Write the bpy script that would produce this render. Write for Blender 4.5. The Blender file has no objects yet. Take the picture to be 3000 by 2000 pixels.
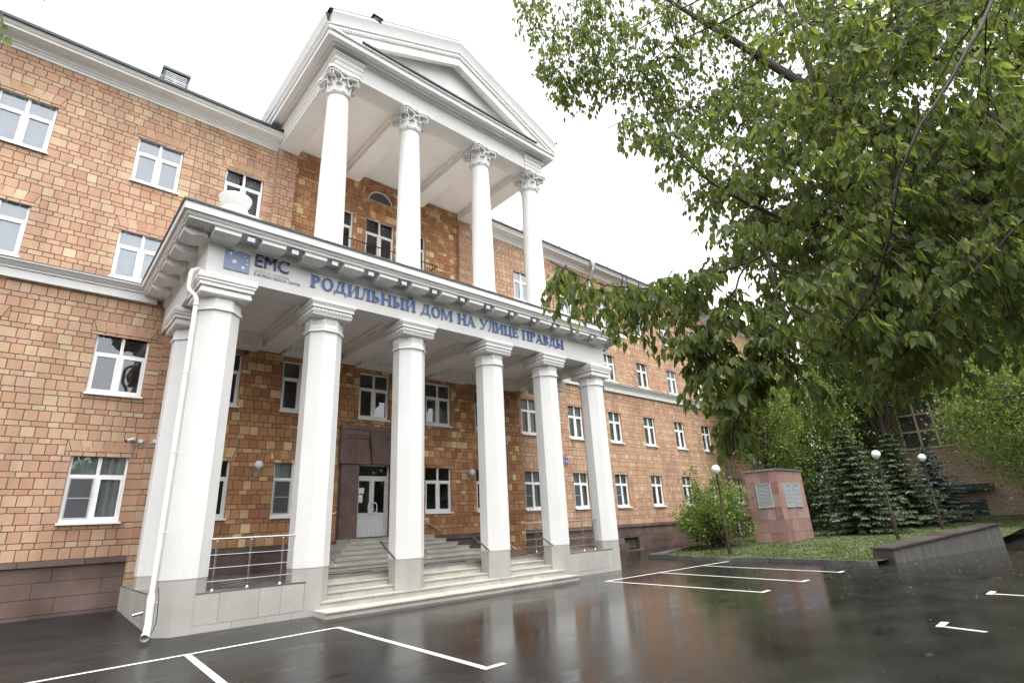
import bpy, math, random
import numpy as np
from mathutils import Vector, Matrix
random.seed(7)
RNG = np.random.default_rng(11)
SC = bpy.context.scene
COL = SC.collection
PI = math.pi
rad = math.radians

# ------------------------------------------------------------------ camera
CAM_POS = Vector((-2.198, -18.294, 1.55))
YAW, PITCH, ROLL, FPX = rad(42.524), rad(18.825), rad(-2.964), 1570.05
fwd = Vector((math.sin(YAW) * math.cos(PITCH), math.cos(YAW) * math.cos(PITCH), math.sin(PITCH)))
rt0 = Vector((math.cos(YAW), -math.sin(YAW), 0)); up0 = rt0.cross(fwd)
CR = math.cos(ROLL) * rt0 + math.sin(ROLL) * up0
CU = -math.sin(ROLL) * rt0 + math.cos(ROLL) * up0
cd = bpy.data.cameras.new('camera'); cam = bpy.data.objects.new('camera', cd); COL.objects.link(cam)
cd.sensor_width = 36; cd.lens = FPX / 3000 * 36; cd.clip_start = .05; cd.clip_end = 2000
cam.matrix_world = Matrix(((CR.x, CU.x, -fwd.x, CAM_POS.x), (CR.y, CU.y, -fwd.y, CAM_POS.y), (CR.z, CU.z, -fwd.z, CAM_POS.z), (0, 0, 0, 1)))
SC.camera = cam

# ------------------------------------------------------------------ sky, sun, exposure
SUN_EL, SUN_AZ = rad(74), rad(190)          # azimuth clockwise from +Y
w = bpy.data.worlds.new('World'); SC.world = w; w.use_nodes = True
nt = w.node_tree; nt.nodes.clear()
sky = nt.nodes.new('ShaderNodeTexSky'); sky.sky_type = 'NISHITA'; sky.sun_disc = False
sky.sun_elevation = SUN_EL; sky.sun_rotation = SUN_AZ; sky.dust_density = 6; sky.air_density = 1.2; sky.ozone_density = 1
hs = nt.nodes.new('ShaderNodeHueSaturation'); hs.inputs['Saturation'].default_value = .10
bg = nt.nodes.new('ShaderNodeBackground'); bg.inputs['Strength'].default_value = .15
wo = nt.nodes.new('ShaderNodeOutputWorld')
tcw = nt.nodes.new('ShaderNodeTexCoord'); spw = nt.nodes.new('ShaderNodeSeparateXYZ'); mrw = nt.nodes.new('ShaderNodeMapRange')   # overcast: scaled up towards the horizon to light soffits and recess
mrw.inputs[1].default_value = 0; mrw.inputs[2].default_value = 1; mrw.inputs[3].default_value = 1.75; mrw.inputs[4].default_value = .65
mlw = nt.nodes.new('ShaderNodeMix'); mlw.data_type = 'RGBA'; mlw.blend_type = 'MULTIPLY'; mlw.inputs[0].default_value = 1
nt.links.new(tcw.outputs['Generated'], spw.inputs[0]); nt.links.new(spw.outputs[2], mrw.inputs[0]); nt.links.new(mrw.outputs[0], mlw.inputs[7])
nt.links.new(sky.outputs[0], hs.inputs['Color']); nt.links.new(hs.outputs[0], mlw.inputs[6]); nt.links.new(mlw.outputs[2], bg.inputs['Color']); nt.links.new(bg.outputs[0], wo.inputs[0])
ld = bpy.data.lights.new('sun', 'SUN'); ld.energy = 0.5; ld.angle = rad(25); ld.color = (1, .97, .92)
sun = bpy.data.objects.new('sun', ld); COL.objects.link(sun)
sdir = Vector((math.sin(SUN_AZ) * math.cos(SUN_EL), math.cos(SUN_AZ) * math.cos(SUN_EL), math.sin(SUN_EL)))
sun.rotation_euler = (-sdir).to_track_quat('-Z', 'Y').to_euler()
sun.location = (0, -20, 40)
SC.view_settings.view_transform = 'Standard'; SC.view_settings.look = 'None'
SC.view_settings.gamma = 1; SC.view_settings.exposure = 1.8
SC.view_settings.use_curve_mapping = False
SC.render.engine = 'CYCLES'
SC.cycles.use_denoising = True
SC.cycles.max_bounces = 9; SC.cycles.diffuse_bounces = 6; SC.cycles.glossy_bounces = 4
SC.cycles.transmission_bounces = 6; SC.cycles.transparent_max_bounces = 16
SC.cycles.sample_clamp_indirect = 6

# ------------------------------------------------------------------ materials
def lin(r, g, b):
    f = lambda c: (c / 255 / 12.92) if c / 255 <= .04045 else ((c / 255 + .055) / 1.055) ** 2.4
    return (f(r), f(g), f(b), 1)
class NT:
    def __init__(s, name):
        s.m = bpy.data.materials.new(name); s.m.use_nodes = True; s.t = s.m.node_tree; s.t.nodes.clear()
        s.o = s.n('ShaderNodeOutputMaterial')
    def n(s, typ, **kw):
        nd = s.t.nodes.new(typ)
        for k, v in kw.items():
            if k.startswith('i_'): nd.inputs[k[2:].replace('_', ' ')].default_value = v
            else: setattr(nd, k, v)
        return nd
    def l(s, a, b): s.t.links.new(a, b)
    def bsdf(s, **kw):
        b = s.n('ShaderNodeBsdfPrincipled')
        for k, v in kw.items(): b.inputs[k.replace('_', ' ')].default_value = v
        s.l(b.outputs[0], s.o.inputs[0]); return b
    def noise(s, scale, detail=4, rough=.55, coord='Object', vec=None, stretch=None):
        nz = s.n('ShaderNodeTexNoise'); nz.inputs['Scale'].default_value = scale; nz.inputs['Detail'].default_value = detail; nz.inputs['Roughness'].default_value = rough
        if vec is None:
            tc = s.n('ShaderNodeTexCoord'); vec = tc.outputs[coord]
        if stretch:
            mp = s.n('ShaderNodeMapping'); mp.inputs['Scale'].default_value = stretch; s.l(vec, mp.inputs[0]); vec = mp.outputs[0]
        s.l(vec, nz.inputs['Vector']); return nz.outputs['Fac']
    def ramp(s, fac, stops, interp='LINEAR'):
        r = s.n('ShaderNodeValToRGB'); r.color_ramp.interpolation = interp; e = r.color_ramp.elements
        while len(e) < len(stops): e.new(.5)
        for k, (p, c) in enumerate(stops): e[k].position = p; e[k].color = c if len(c) == 4 else (*c, 1)
        s.l(fac, r.inputs[0]); return r.outputs[0]
    def mix(s, fac, a, b, mode='MIX'):
        m = s.n('ShaderNodeMix', data_type='RGBA', blend_type=mode)
        for sock, v in ((m.inputs[0], fac), (m.inputs[6], a), (m.inputs[7], b)):
            if isinstance(v, (int, float, tuple)): sock.default_value = v
            else: s.l(v, sock)
        return m.outputs[2]
    def mr(s, v, a, b, c, d):
        m = s.n('ShaderNodeMapRange'); m.inputs[1].default_value = a; m.inputs[2].default_value = b; m.inputs[3].default_value = c; m.inputs[4].default_value = d
        s.l(v, m.inputs[0]); return m.outputs[0]
    def bump(s, h, strength, dist, b):
        bp = s.n('ShaderNodeBump'); bp.inputs['Strength'].default_value = strength; bp.inputs['Distance'].default_value = dist
        s.l(h, bp.inputs['Height']); s.l(bp.outputs[0], b.inputs['Normal'])
    def island(s): return s.n('ShaderNodeNewGeometry').outputs['Random Per Island']
G4 = lambda v: (v, v, v, 1)

def mat_plain(name, col, rough=.6, metal=0, var=.12, nscale=6, spec=.5, bump=0):
    t = NT(name); b = t.bsdf(Roughness=rough, Metallic=metal); b.inputs['Specular IOR Level'].default_value = spec
    nz = t.noise(nscale, 5)
    c2 = tuple(x * (1 - var) for x in col[:3]) + (1,); c1 = tuple(min(1, x * (1 + var * .6)) for x in col[:3]) + (1,)
    t.l(t.ramp(nz, [(.3, c2), (.7, c1)]), b.inputs['Base Color'])
    if bump: t.bump(t.noise(nscale * 8, 4), bump, .01, b)
    return t.m
def mat_island(name, stops, rough=.8, nz_amp=.25, nscale=3, fine=60, bump=.2, spec=.3, stain=0):
    t = NT(name); b = t.bsdf(Roughness=rough); b.inputs['Specular IOR Level'].default_value = spec
    c = t.ramp(t.island(), stops)
    a = t.ramp(t.noise(nscale, 4), [(.3, G4(1 - nz_amp)), (.7, G4(1 + nz_amp * .3))])
    c = t.mix(1.0, c, a, 'MULTIPLY')
    f = t.noise(fine, 4, .65)
    c = t.mix(1.0, c, t.ramp(f, [(.3, G4(1 - nz_amp * .5)), (.7, G4(1 + nz_amp * .2))]), 'MULTIPLY')
    if stain:
        st = t.noise(.9, 5, .6, stretch=(1.6, 1.6, .18))
        c = t.mix(1.0, c, t.ramp(st, [(.35, G4(1 - stain)), (.6, G4(1))]), 'MULTIPLY')
    t.l(c, b.inputs['Base Color'])
    if bump: t.bump(f, bump, .01, b)
    return t.m
M = {}
def br(r, g, b): return tuple(x / 1.12 for x in lin(r, g, b)[:3]) + (1,)
def sc(k, *stops): return [(p, tuple(c * k for c in lin(*col)[:3]) + (1,)) for p, col in stops]
M['brick'] = mat_island('brick_facing', sc(.77, (0, (197, 155, 125)), (0.14, (208, 171, 139)), (0.3, (202, 160, 129)), (0.44, (211, 180, 150)), (0.56, (195, 152, 123)), (0.68, (208, 166, 142)), (0.8, (215, 187, 153)), (0.9, (205, 162, 137)), (0.95, (222, 200, 165)), (1, (191, 143, 114))), rough=.75, nz_amp=.15, nscale=.6, fine=25, stain=.20)
M['brick_shade'] = mat_island('brick_shaded', sc(.98, (0, (184, 136, 98)), (.2, (164, 116, 80)), (.4, (190, 148, 108)), (.55, (156, 106, 74)), (.7, (180, 132, 98)), (.84, (206, 170, 124)), (.93, (222, 200, 154)), (1, (162, 106, 74))), rough=.75, nz_amp=.2, nscale=.6, fine=25)  # same facing blocks, with the portico's shade put into a browner palette
M['mortar'] = mat_plain('mortar', (.10, .088, .076, 1), .9, var=.4, nscale=3)
M['granite'] = mat_island('granite_brown', sc(.72, (0, (134, 112, 102)), (.3, (120, 99, 92)), (.55, (142, 121, 110)), (.8, (122, 98, 97)), (1, (150, 132, 118))), rough=.6, nz_amp=.4, nscale=1.2, fine=40, bump=.4, stain=.22)
M['granite_dark'] = mat_island('granite_door_trim', sc(.95, (0, (124, 102, 96)), (.5, (110, 88, 84)), (1, (132, 110, 103))), rough=.45, nz_amp=.4, nscale=2, fine=60, bump=.15)
M['white'] = None
t = NT('white_paint'); b = t.bsdf(Roughness=.55); b.inputs['Specular IOR Level'].default_value = .3
c = t.mix(1.0, (.67, .667, .655, 1), t.ramp(t.noise(.8, 6, .6), [(.3, G4(.93)), (.65, G4(1))]), 'MULTIPLY')
c = t.mix(1.0, c, t.ramp(t.noise(1.5, 5, .6, stretch=(3, 3, .2)), [(.32, (.965, .96, .945, 1)), (.5, G4(1))]), 'MULTIPLY')
t.l(c, b.inputs['Base Color']); t.bump(t.noise(30, 5), .08, .01, b); M['white'] = t.m
t = NT('white_paint_weathered'); b = t.bsdf(Roughness=.65); b.inputs['Specular IOR Level'].default_value = .25
c = t.mix(t.ramp(t.noise(2.2, 8, .68), [(.42, G4(0)), (.66, G4(1))]), (.71, .705, .69, 1), (.61, .60, .575, 1))
c = t.mix(t.ramp(t.noise(9, 6, .7), [(.64, G4(0)), (.74, G4(.5))]), c, (.48, .46, .42, 1))
t.l(c, b.inputs['Base Color']); t.bump(t.noise(14, 6), .35, .015, b); M['white_old'] = t.m
M['ceiling'] = mat_plain('ceiling_paint', (.77, .75, .715, 1), .7, var=.05, nscale=1.5)
M['plastic_white'] = mat_plain('window_frame_white', (.78, .78, .78, 1), .35, var=.03)
M['pipe_white'] = mat_plain('pipe_white', (.73, .72, .69, 1), .4, var=.06)
M['sheet_dark'] = mat_plain('sheet_metal_dark', (.045, .052, .055, 1), .4, .3, var=.3)
M['louvre_paint'] = mat_plain('louvre_grey_paint', (.36, .39, .41, 1), .45, var=.08)
M['zinc'] = mat_plain('zinc', (.42, .44, .46, 1), .35, .8, var=.15)
M['steel'] = mat_plain('stainless_steel', (.55, .55, .55, 1), .18, 1.0, var=.05)
M['interior'] = mat_plain('interior_dark', (.22, .225, .23, 1), .8)
M['blind'] = mat_plain('blind_fabric', (.72, .745, .765, 1), .8, var=.05, nscale=1)
M['curtain'] = mat_plain('curtain_grey', (.55, .57, .59, 1), .8, var=.12, nscale=2)
M['sheer'] = mat_plain('sheer_curtain', (.62, .66, .63, 1), .85, var=.3, nscale=2)
M['screen'] = mat_plain('insect_mesh', (.055, .06, .068, 1), .6, var=.1)
M['frame_grey'] = mat_plain('frame_grey', (.40, .41, .42, 1), .4, var=.05)
M['door_paint'] = mat_plain('door_paint', (.58, .59, .60, 1), .4, var=.04)
M['letter_blue'] = mat_plain('letter_blue', lin(16, 78, 148), .35, var=.04)
M['letter_violet'] = mat_plain('letter_violet', lin(40, 42, 110), .35, var=.04)
M['letter_side'] = mat_plain('letter_backing', (.62, .60, .55, 1), .5, var=.04)
M['letter_grey'] = mat_plain('letter_grey', (.36, .36, .36, 1), .4, var=.04)
M['logo_grey'] = mat_plain('logo_panel', lin(116, 128, 160), .35, var=.05)
M['logo_dark'] = mat_plain('logo_dark', lin(74, 82, 112), .4, var=.05)
M['sign_blue'] = mat_plain('sign_blue', lin(28, 48, 128), .3, var=.05)
M['iron'] = mat_plain('black_iron', (.03, .025, .024, 1), .5, .3)
M['post_brown'] = mat_plain('lamp_post_brown', (.045, .028, .024, 1), .45, .2, var=.3)
M['yellow'] = mat_plain('warning_yellow', lin(190, 160, 40), .5, var=.05)
M['paper'] = mat_plain('paper', (.75, .77, .78, 1), .8, var=.03)
M['rubber'] = mat_plain('dark_mat', (.02, .022, .03, 1), .8, var=.3)
M['wood'] = mat_plain('old_wood', (.09, .062, .045, 1), .8, var=.35, nscale=9)
# glass
t = NT('window_glass'); tr = t.n('ShaderNodeBsdfTransparent'); tr.inputs[0].default_value = (.88, .91, .92, 1)
gl = t.n('ShaderNodeBsdfGlossy'); gl.inputs['Roughness'].default_value = .004; gl.inputs[0].default_value = (.92, .95, 1, 1)
fr = t.n('ShaderNodeFresnel'); fr.inputs[0].default_value = 1.95
mx = t.n('ShaderNodeMixShader'); t.l(fr.outputs[0], mx.inputs[0]); t.l(tr.outputs[0], mx.inputs[1]); t.l(gl.outputs[0], mx.inputs[2]); t.l(mx.outputs[0], t.o.inputs[0])
M['glass'] = t.m
t = NT('globe_glass'); b = t.bsdf(Roughness=.25); b.inputs['Base Color'].default_value = (.80, .78, .80, 1); b.inputs['Subsurface Weight'].default_value = .3; b.inputs['Subsurface Radius'].default_value = (.05, .05, .05)
M['globe'] = t.m
# pale stone tiles
M['tile'] = mat_island('podium_tile', sc(.86, (0, (176, 173, 167)), (.5, (186, 184, 178)), (1, (168, 165, 159))), rough=.45, nz_amp=.12, nscale=1.5, fine=70, bump=.12, spec=.35, stain=.06)
M['step'] = mat_island('step_stone', sc(.98, (0, (184, 181, 172)), (.5, (174, 171, 163)), (1, (192, 189, 180))), rough=.4, nz_amp=.18, nscale=1.8, fine=70, bump=.12, spec=.35)
t = NT('deck_wet_tile'); b = t.bsdf(Roughness=.18); t.l(t.ramp(t.noise(1.2, 5), [(.35, (.09, .085, .08, 1)), (.65, (.20, .195, .19, 1))]), b.inputs['Base Color'])
t.l(t.mr(t.noise(.8, 4), .35, .65, .06, .35), b.inputs['Roughness']); M['deck'] = t.m
# wet asphalt
t = NT('wet_asphalt'); b = t.bsdf(Roughness=.25); tc = t.n('ShaderNodeTexCoord'); ob = tc.outputs['Object']
big = t.noise(.16, 3, .5, vec=ob); med = t.noise(.9, 3, .5, vec=ob, stretch=(1, 1.6, 1)); fine = t.noise(45, 3, .7, vec=ob); grit = t.noise(110, 3, .8, vec=ob)
c = t.ramp(med, [(.3, (.012, .012, .012, 1)), (.75, (.024, .0235, .023, 1))])
c = t.mix(1.0, c, t.ramp(grit, [(.38, G4(.45)), (.55, G4(1)), (.68, G4(2.6))]), 'MULTIPLY')
t.l(c, b.inputs['Base Color'])
spx = t.n('ShaderNodeSeparateXYZ'); t.l(ob, spx.inputs[0])
r0 = t.mr(spx.outputs[0], -4, 6, .48, .12)          # the asphalt drains and dries towards the left
r0y = t.mr(spx.outputs[1], -9, -17, 0, .06); r1 = t.mr(big, .36, .64, -.06, .06); r2 = t.mr(med, .3, .7, -.03, .05)
ad = t.n('ShaderNodeMath', operation='ADD'); t.l(r1, ad.inputs[0]); t.l(r2, ad.inputs[1])
ad2 = t.n('ShaderNodeMath', operation='ADD'); t.l(ad.outputs[0], ad2.inputs[0]); ad3 = t.n('ShaderNodeMath', operation='ADD'); t.l(r0, ad3.inputs[0]); t.l(r0y, ad3.inputs[1]); t.l(ad3.outputs[0], ad2.inputs[1])
pud = t.ramp(t.noise(.7, 5, .6, vec=ob, stretch=(.8, 2.0, 1)), [(.60, G4(1)), (.66, G4(.4))])
mu = t.n('ShaderNodeMath', operation='MULTIPLY'); t.l(ad2.outputs[0], mu.inputs[0]); t.l(pud, mu.inputs[1]); t.l(mu.outputs[0], b.inputs['Roughness'])
hm = t.mix(1.0, fine, pud, 'MULTIPLY'); t.bump(hm, .08, .005, b)
t.l(t.mr(spx.outputs[0], -5, 6, .06, .34), b.inputs['Specular IOR Level'])
M['asphalt'] = t.m
M['paint_line'] = None
t = NT('road_paint'); b = t.bsdf(Roughness=.35)
c = t.mix(t.ramp(t.noise(38, 6, .75), [(.54, G4(0)), (.70, G4(.8))]), (.62, .61, .58, 1), (.16, .15, .145, 1)); t.l(c, b.inputs['Base Color']); t.bump(t.noise(120, 3), .15, .003, b); M['paint_line'] = t.m
M['kerb'] = mat_island('kerb_concrete', [(0, (.12, .115, .11, 1)), (1, (.17, .165, .16, 1))], rough=.5, nz_amp=.4, nscale=2, fine=40, bump=.3)
# concrete wall with streaks
t = NT('streaked_concrete'); b = t.bsdf(Roughness=.7)
c = t.ramp(t.noise(3, 6, .65, stretch=(2.4, 2.4, .12)), [(.3, (.045, .043, .038, 1)), (.55, (.10, .097, .09, 1)), (.78, (.17, .17, .16, 1))]); t.l(c, b.inputs['Base Color']); t.bump(t.noise(20, 5), .3, .01, b); M['streaked'] = t.m
M['granite_red'] = mat_island('granite_red', sc(.80, (0, (174, 140, 134)), (.35, (182, 148, 140)), (.6, (160, 124, 120)), (.8, (188, 158, 149)), (1, (166, 134, 128))), rough=.35, nz_amp=.25, nscale=1.5, fine=50, bump=.05, stain=.1)
M['cap_red'] = mat_island('cap_brown_granite', [(0, (.052, .043, .039, 1)), (.5, (.075, .062, .056, 1)), (1, (.105, .09, .082, 1))], rough=.3, nz_amp=.4, nscale=3, fine=40)
# yellow brick building
t = NT('yellow_small_brick'); b = t.bsdf(Roughness=.85); tc = t.n('ShaderNodeTexCoord'); mp = t.n('ShaderNodeMapping'); mp.inputs['Rotation'].default_value = (PI / 2, 0, PI / 2)
t.l(tc.outputs['Object'], mp.inputs[0])
sp = t.n('ShaderNodeSeparateXYZ'); t.l(tc.outputs['Object'], sp.inputs[0]); cb = t.n('ShaderNodeCombineXYZ'); t.l(sp.outputs[1], cb.inputs[0]); t.l(sp.outputs[2], cb.inputs[1])
bt = t.n('ShaderNodeTexBrick'); t.l(cb.outputs[0], bt.inputs['Vector']); bt.inputs['Scale'].default_value = 1; bt.inputs['Brick Width'].default_value = .5; bt.inputs['Row Height'].default_value = .16; bt.inputs['Mortar Size'].default_value = .02
bt.inputs['Color1'].default_value = (.44, .32, .23, 1); bt.inputs['Color2'].default_value = (.36, .25, .18, 1); bt.inputs['Mortar'].default_value = (.15, .125, .10, 1)
c = t.mix(1.0, bt.outputs[0], t.ramp(t.noise(.6, 5), [(.3, G4(.75)), (.7, G4(1.1))]), 'MULTIPLY'); t.l(c, b.inputs['Base Color']); M['yellow_brick'] = t.m
def mat_leaf(name, stops, trans=.45, gloss=.35, rough=.4):
    t = NT(name); isl = t.island(); c = t.ramp(isl, stops)
    b = t.n('ShaderNodeBsdfPrincipled'); b.inputs['Roughness'].default_value = rough; b.inputs['Specular IOR Level'].default_value = gloss; t.l(c, b.inputs['Base Color'])
    tl = t.n('ShaderNodeBsdfTranslucent'); t.l(t.mix(1.0, c, (1.5, 1.5, .7, 1), 'MULTIPLY'), tl.inputs[0])
    m = t.n('ShaderNodeMixShader'); m.inputs[0].default_value = trans; t.l(b.outputs[0], m.inputs[1]); t.l(tl.outputs[0], m.inputs[2]); t.l(m.outputs[0], t.o.inputs[0]); return t.m
M['leaf'] = mat_leaf('maple_leaf', [(0, (.088, .122, .046, 1)), (.4, (.12, .160, .060, 1)), (.75, (.15, .19, .07, 1)), (.93, (.19, .22, .08, 1)), (1, (.22, .24, .09, 1))], .6, .2, .5)
M['leaf_light'] = mat_leaf('light_leaf', [(0, (.075, .125, .032, 1)), (.5, (.11, .165, .04, 1)), (1, (.17, .22, .05, 1))], .4)
M['leaf_mid'] = mat_leaf('mid_leaf', [(0, (.045, .075, .024, 1)), (.5, (.065, .10, .03, 1)), (1, (.09, .13, .04, 1))], .3)
M['leaf_dark'] = mat_leaf('dark_leaf', [(0, (.032, .05, .02, 1)), (.5, (.048, .074, .028, 1)), (1, (.07, .10, .036, 1))], .25)
M['needle'] = mat_leaf('spruce_needle', [(0, (.045, .066, .040, 1)), (.5, (.072, .100, .058, 1)), (.85, (.105, .14, .075, 1)), (1, (.15, .19, .09, 1))], .1, .2)
M['needle_blue'] = mat_leaf('blue_spruce_needle', [(0, (.055, .08, .072, 1)), (.5, (.09, .125, .115, 1)), (1, (.14, .18, .165, 1))], .1, .2)
M['blossom'] = mat_leaf('blossom', [(0, (.5, .48, .36, 1)), (1, (.66, .63, .5, 1))], .3)
M['grass'] = mat_leaf('grass_blade', [(0, (.035, .055, .014, 1)), (.5, (.06, .09, .02, 1)), (1, (.10, .13, .032, 1))], .3)
t = NT('lawn_soil'); b = t.bsdf(Roughness=.9)
c = t.ramp(t.noise(2.6, 7, .72), [(.38, (.012, .013, .009, 1)), (.50, (.045, .062, .014, 1)), (.66, (.085, .115, .022, 1))])
t.l(t.mix(1.0, c, t.ramp(t.noise(40, 4, .7), [(.3, G4(.55)), (.7, G4(1.4))]), 'MULTIPLY'), b.inputs['Base Color']); t.bump(t.noise(30, 5), .6, .03, b); M['lawn'] = t.m
M['bark'] = mat_plain('bark', (.045, .032, .024, 1), .85, var=.45, nscale=12, bump=.5)
M['twig'] = mat_plain('twig_bark', (.03, .022, .017, 1), .7, var=.4, nscale=15)
M['petal'] = mat_leaf('fallen_seed', [(0, (.20, .22, .11, 1)), (.6, (.33, .34, .22, 1)), (1, (.16, .12, .06, 1))], .2)

# ------------------------------------------------------------------ objects
ORG = {}
def tag(o, label=None, cat=None, group=None, kind=None):
    if label: o['label'] = label
    if cat: o['category'] = cat
    if group: o['group'] = group
    if kind: o['kind'] = kind
    return o
def thing(name, loc, label, cat, group=None):
    o = bpy.data.objects.new(name, None); COL.objects.link(o); o.location = loc; o.empty_display_size = .2
    ORG[o.name] = Vector(loc); return tag(o, label, cat, group)
def origin_of(o):
    while o.parent: o = o.parent
    return ORG.get(o.name, o.location.copy())
class MB:
    def __init__(s): s.v = []; s.f = []
    def add(s, vs, fs):
        k = len(s.v); s.v += [tuple(p) for p in vs]; s.f += [tuple(i + k for i in f) for f in fs]
    def box(s, x0, x1, y0, y1, z0, z1):
        s.add([(x0, y0, z0), (x1, y0, z0), (x1, y1, z0), (x0, y1, z0), (x0, y0, z1), (x1, y0, z1), (x1, y1, z1), (x0, y1, z1)],
              [(0, 3, 2, 1), (4, 5, 6, 7), (0, 1, 5, 4), (1, 2, 6, 5), (2, 3, 7, 6), (3, 0, 4, 7)])
    def quad(s, a, b, c, d): s.add([a, b, c, d], [(0, 1, 2, 3)])
    def prism(s, poly, fn, d0, d1):
        n = len(poly); s.add([fn(u, v, d0) for u, v in poly] + [fn(u, v, d1) for u, v in poly],
                             [tuple(range(n)), tuple(range(2 * n - 1, n - 1, -1))] + [(i, n + i, n + (i + 1) % n, (i + 1) % n) for i in range(n)])
    def lathe(s, prof, cx, cy, seg=24, phase=0, closed=True):
        n = len(prof); vs = []
        for i in range(seg):
            a = phase + 2 * PI * i / seg
            vs += [(cx + r * math.cos(a), cy + r * math.sin(a), z) for r, z in prof]
        fs = [(i * n + j, ((i + 1) % seg) * n + j, ((i + 1) % seg) * n + j + 1, i * n + j + 1) for i in range(seg) for j in range(n - 1)]
        s.add(vs, fs)
        if closed:
            k = len(s.v) - len(vs)
            s.f.append(tuple(k + i * n for i in range(seg))[::-1]); s.f.append(tuple(k + i * n + n - 1 for i in range(seg)))
    def tube(s, pts, r, seg=8, cap=True):
        pts = [Vector(p) for p in pts]; n = len(pts); rs = r if isinstance(r, (list, tuple)) else [r] * n
        d0 = (pts[1] - pts[0]).normalized(); u = d0.orthogonal().normalized(); vs = []
        for i, p in enumerate(pts):
            d = (pts[min(i + 1, n - 1)] - pts[max(i - 1, 0)]).normalized()
            u = (u - d * u.dot(d)); u = u.normalized() if u.length > 1e-6 else d.orthogonal().normalized(); w_ = d.cross(u)
            vs += [p + (u * math.cos(2 * PI * k / seg) + w_ * math.sin(2 * PI * k / seg)) * rs[i] for k in range(seg)]
        fs = [(i * seg + k, i * seg + (k + 1) % seg, (i + 1) * seg + (k + 1) % seg, (i + 1) * seg + k) for i in range(n - 1) for k in range(seg)]
        if cap: fs += [tuple(range(seg))[::-1], tuple((n - 1) * seg + k for k in range(seg))]
        s.add(vs, fs)
    def sphere(s, c, r, seg=20, rings=12, sz=1):
        prof = [(max(r * math.sin(PI * j / rings), .0005), c[2] - r * sz * math.cos(PI * j / rings)) for j in range(rings + 1)]
        s.lathe(prof, c[0], c[1], seg)
    def sweep(s, path, prof):
        """horizontal sweep; profile (out, z); out is to the right of travel"""
        P = [Vector((p[0], p[1])) for p in path]; n = len(P); m = len(prof); vs = []
        for i, p in enumerate(P):
            ns = []
            if i > 0: d = (P[i] - P[i - 1]).normalized(); ns.append(Vector((d.y, -d.x)))
            if i < n - 1: d = (P[i + 1] - P[i]).normalized(); ns.append(Vector((d.y, -d.x)))
            o = ns[0] if len(ns) == 1 else (ns[0] + ns[1]) / (1 + ns[0].dot(ns[1]))
            vs += [(p.x + o.x * a, p.y + o.y * a, z) for a, z in prof]
        s.add(vs, [(i * m + j, (i + 1) * m + j, (i + 1) * m + j + 1, i * m + j + 1) for i in range(n - 1) for j in range(m - 1)])
    def build(s, name, mat, parent=None, smooth=None, loc=None):
        me = bpy.data.meshes.new(name); o = bpy.data.objects.new(name, me); COL.objects.link(o)
        off = Vector((0, 0, 0))
        if parent is not None:
            o.parent = parent; off = origin_of(parent)
            if loc is not None: off = Vector((0, 0, 0)); o.location = Vector(loc) - origin_of(parent)
        elif loc is not None:
            off = Vector(loc); o.location = loc
        va = np.array(s.v, dtype=np.float64) - np.array(off)
        me.from_pydata(va.tolist(), [], s.f); me.materials.append(mat); me.update()
        if smooth is not None:
            me.polygons.foreach_set('use_smooth', [True] * len(me.polygons))
            me.set_sharp_from_angle(angle=rad(smooth))
        return o
def child_copy(src, parent, loc=None):
    c = src.copy(); COL.objects.link(c); c.parent = parent
    if loc is not None: c.location = loc
    return c
def copy_thing(root, loc, label=None, rz=0):
    r = root.copy(); COL.objects.link(r); r.location = loc; r.rotation_euler.z = rz; ORG[r.name] = Vector(loc)
    if label: r['label'] = label
    for ch in list(root.children):
        c = child_copy(ch, r)
        for g_ in list(ch.children): child_copy(g_, c)
    return r
def ground_z(y): return max(-.25, -.02 + .037 * y) if y < 0 else -.02

# ------------------------------------------------------------------ ground
b_ = MB(); xs = [-400, -60, -20, 0, 20, 40, 70, 400]; ys = [-400, -60, -20, -6.22, -5, -3, -1, 0, 60, 400]
for i in range(len(xs) - 1):
    for j in range(len(ys) - 1):
        b_.quad((xs[i], ys[j], ground_z(ys[j])), (xs[i + 1], ys[j], ground_z(ys[j])), (xs[i + 1], ys[j + 1], ground_z(ys[j + 1])), (xs[i], ys[j + 1], ground_z(ys[j + 1])))
tag(b_.build('asphalt_ground', M['asphalt']), 'dark wet asphalt of the forecourt mirroring the building', kind='structure')

# ------------------------------------------------------------------ hospital building
BLD = thing('hospital_building', (7.4, 0, 0), 'four storey facade of tan blocks with white two tier column portico', 'building')
XL, XR, ZT = -13.0, 50.0, 15.52
OPEN = []            # x0,x1,z0,z1,variant,lintel
FL = [(2.12, 3.94), (5.51, 7.30), (9.0, 10.70), (12.34, 14.08)]
def add_win(x0, x1, f, variant, lintel=True, z=None):
    z0, z1 = z or FL[f]; OPEN.append((x0, x1, z0, z1, variant, lintel))
for f in range(4):
    lf = f >= 2
    for c, (x0, x1) in enumerate([(-11.2, -9.93), (-7.9, -6.63), (-4.61, -3.33), (-1.30, -.03), (1.30, 2.56)]):
        if f == 3 and c == 4: v = 'curtain'
        elif lf: v = 'blind'
        elif f == 0 and c == 3: v = 'screen'
        else: v = 'dark'
        add_win(x0, x1, f, v)
    for k in range(11):
        x0 = 14.92 + 3.295 * k
        v = 'blind' if f == 3 else ('blind' if f == 2 and k % 3 == 1 else 'sheer' if f == 2 else ('screen' if f == 0 and k < 3 else 'sheer'))
        add_win(x0, x0 + 1.13, f, v)
for f in (0, 1):
    add_win(3.88, 5.14, f, 'screen' if f == 0 else 'dark'); add_win(9.62, 10.87, f, 'dark' if f == 0 else 'tilt'); add_win(12.15, 13.4, f, 'dark')
add_win(6.70, 7.95, 1, 'dark')
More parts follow.
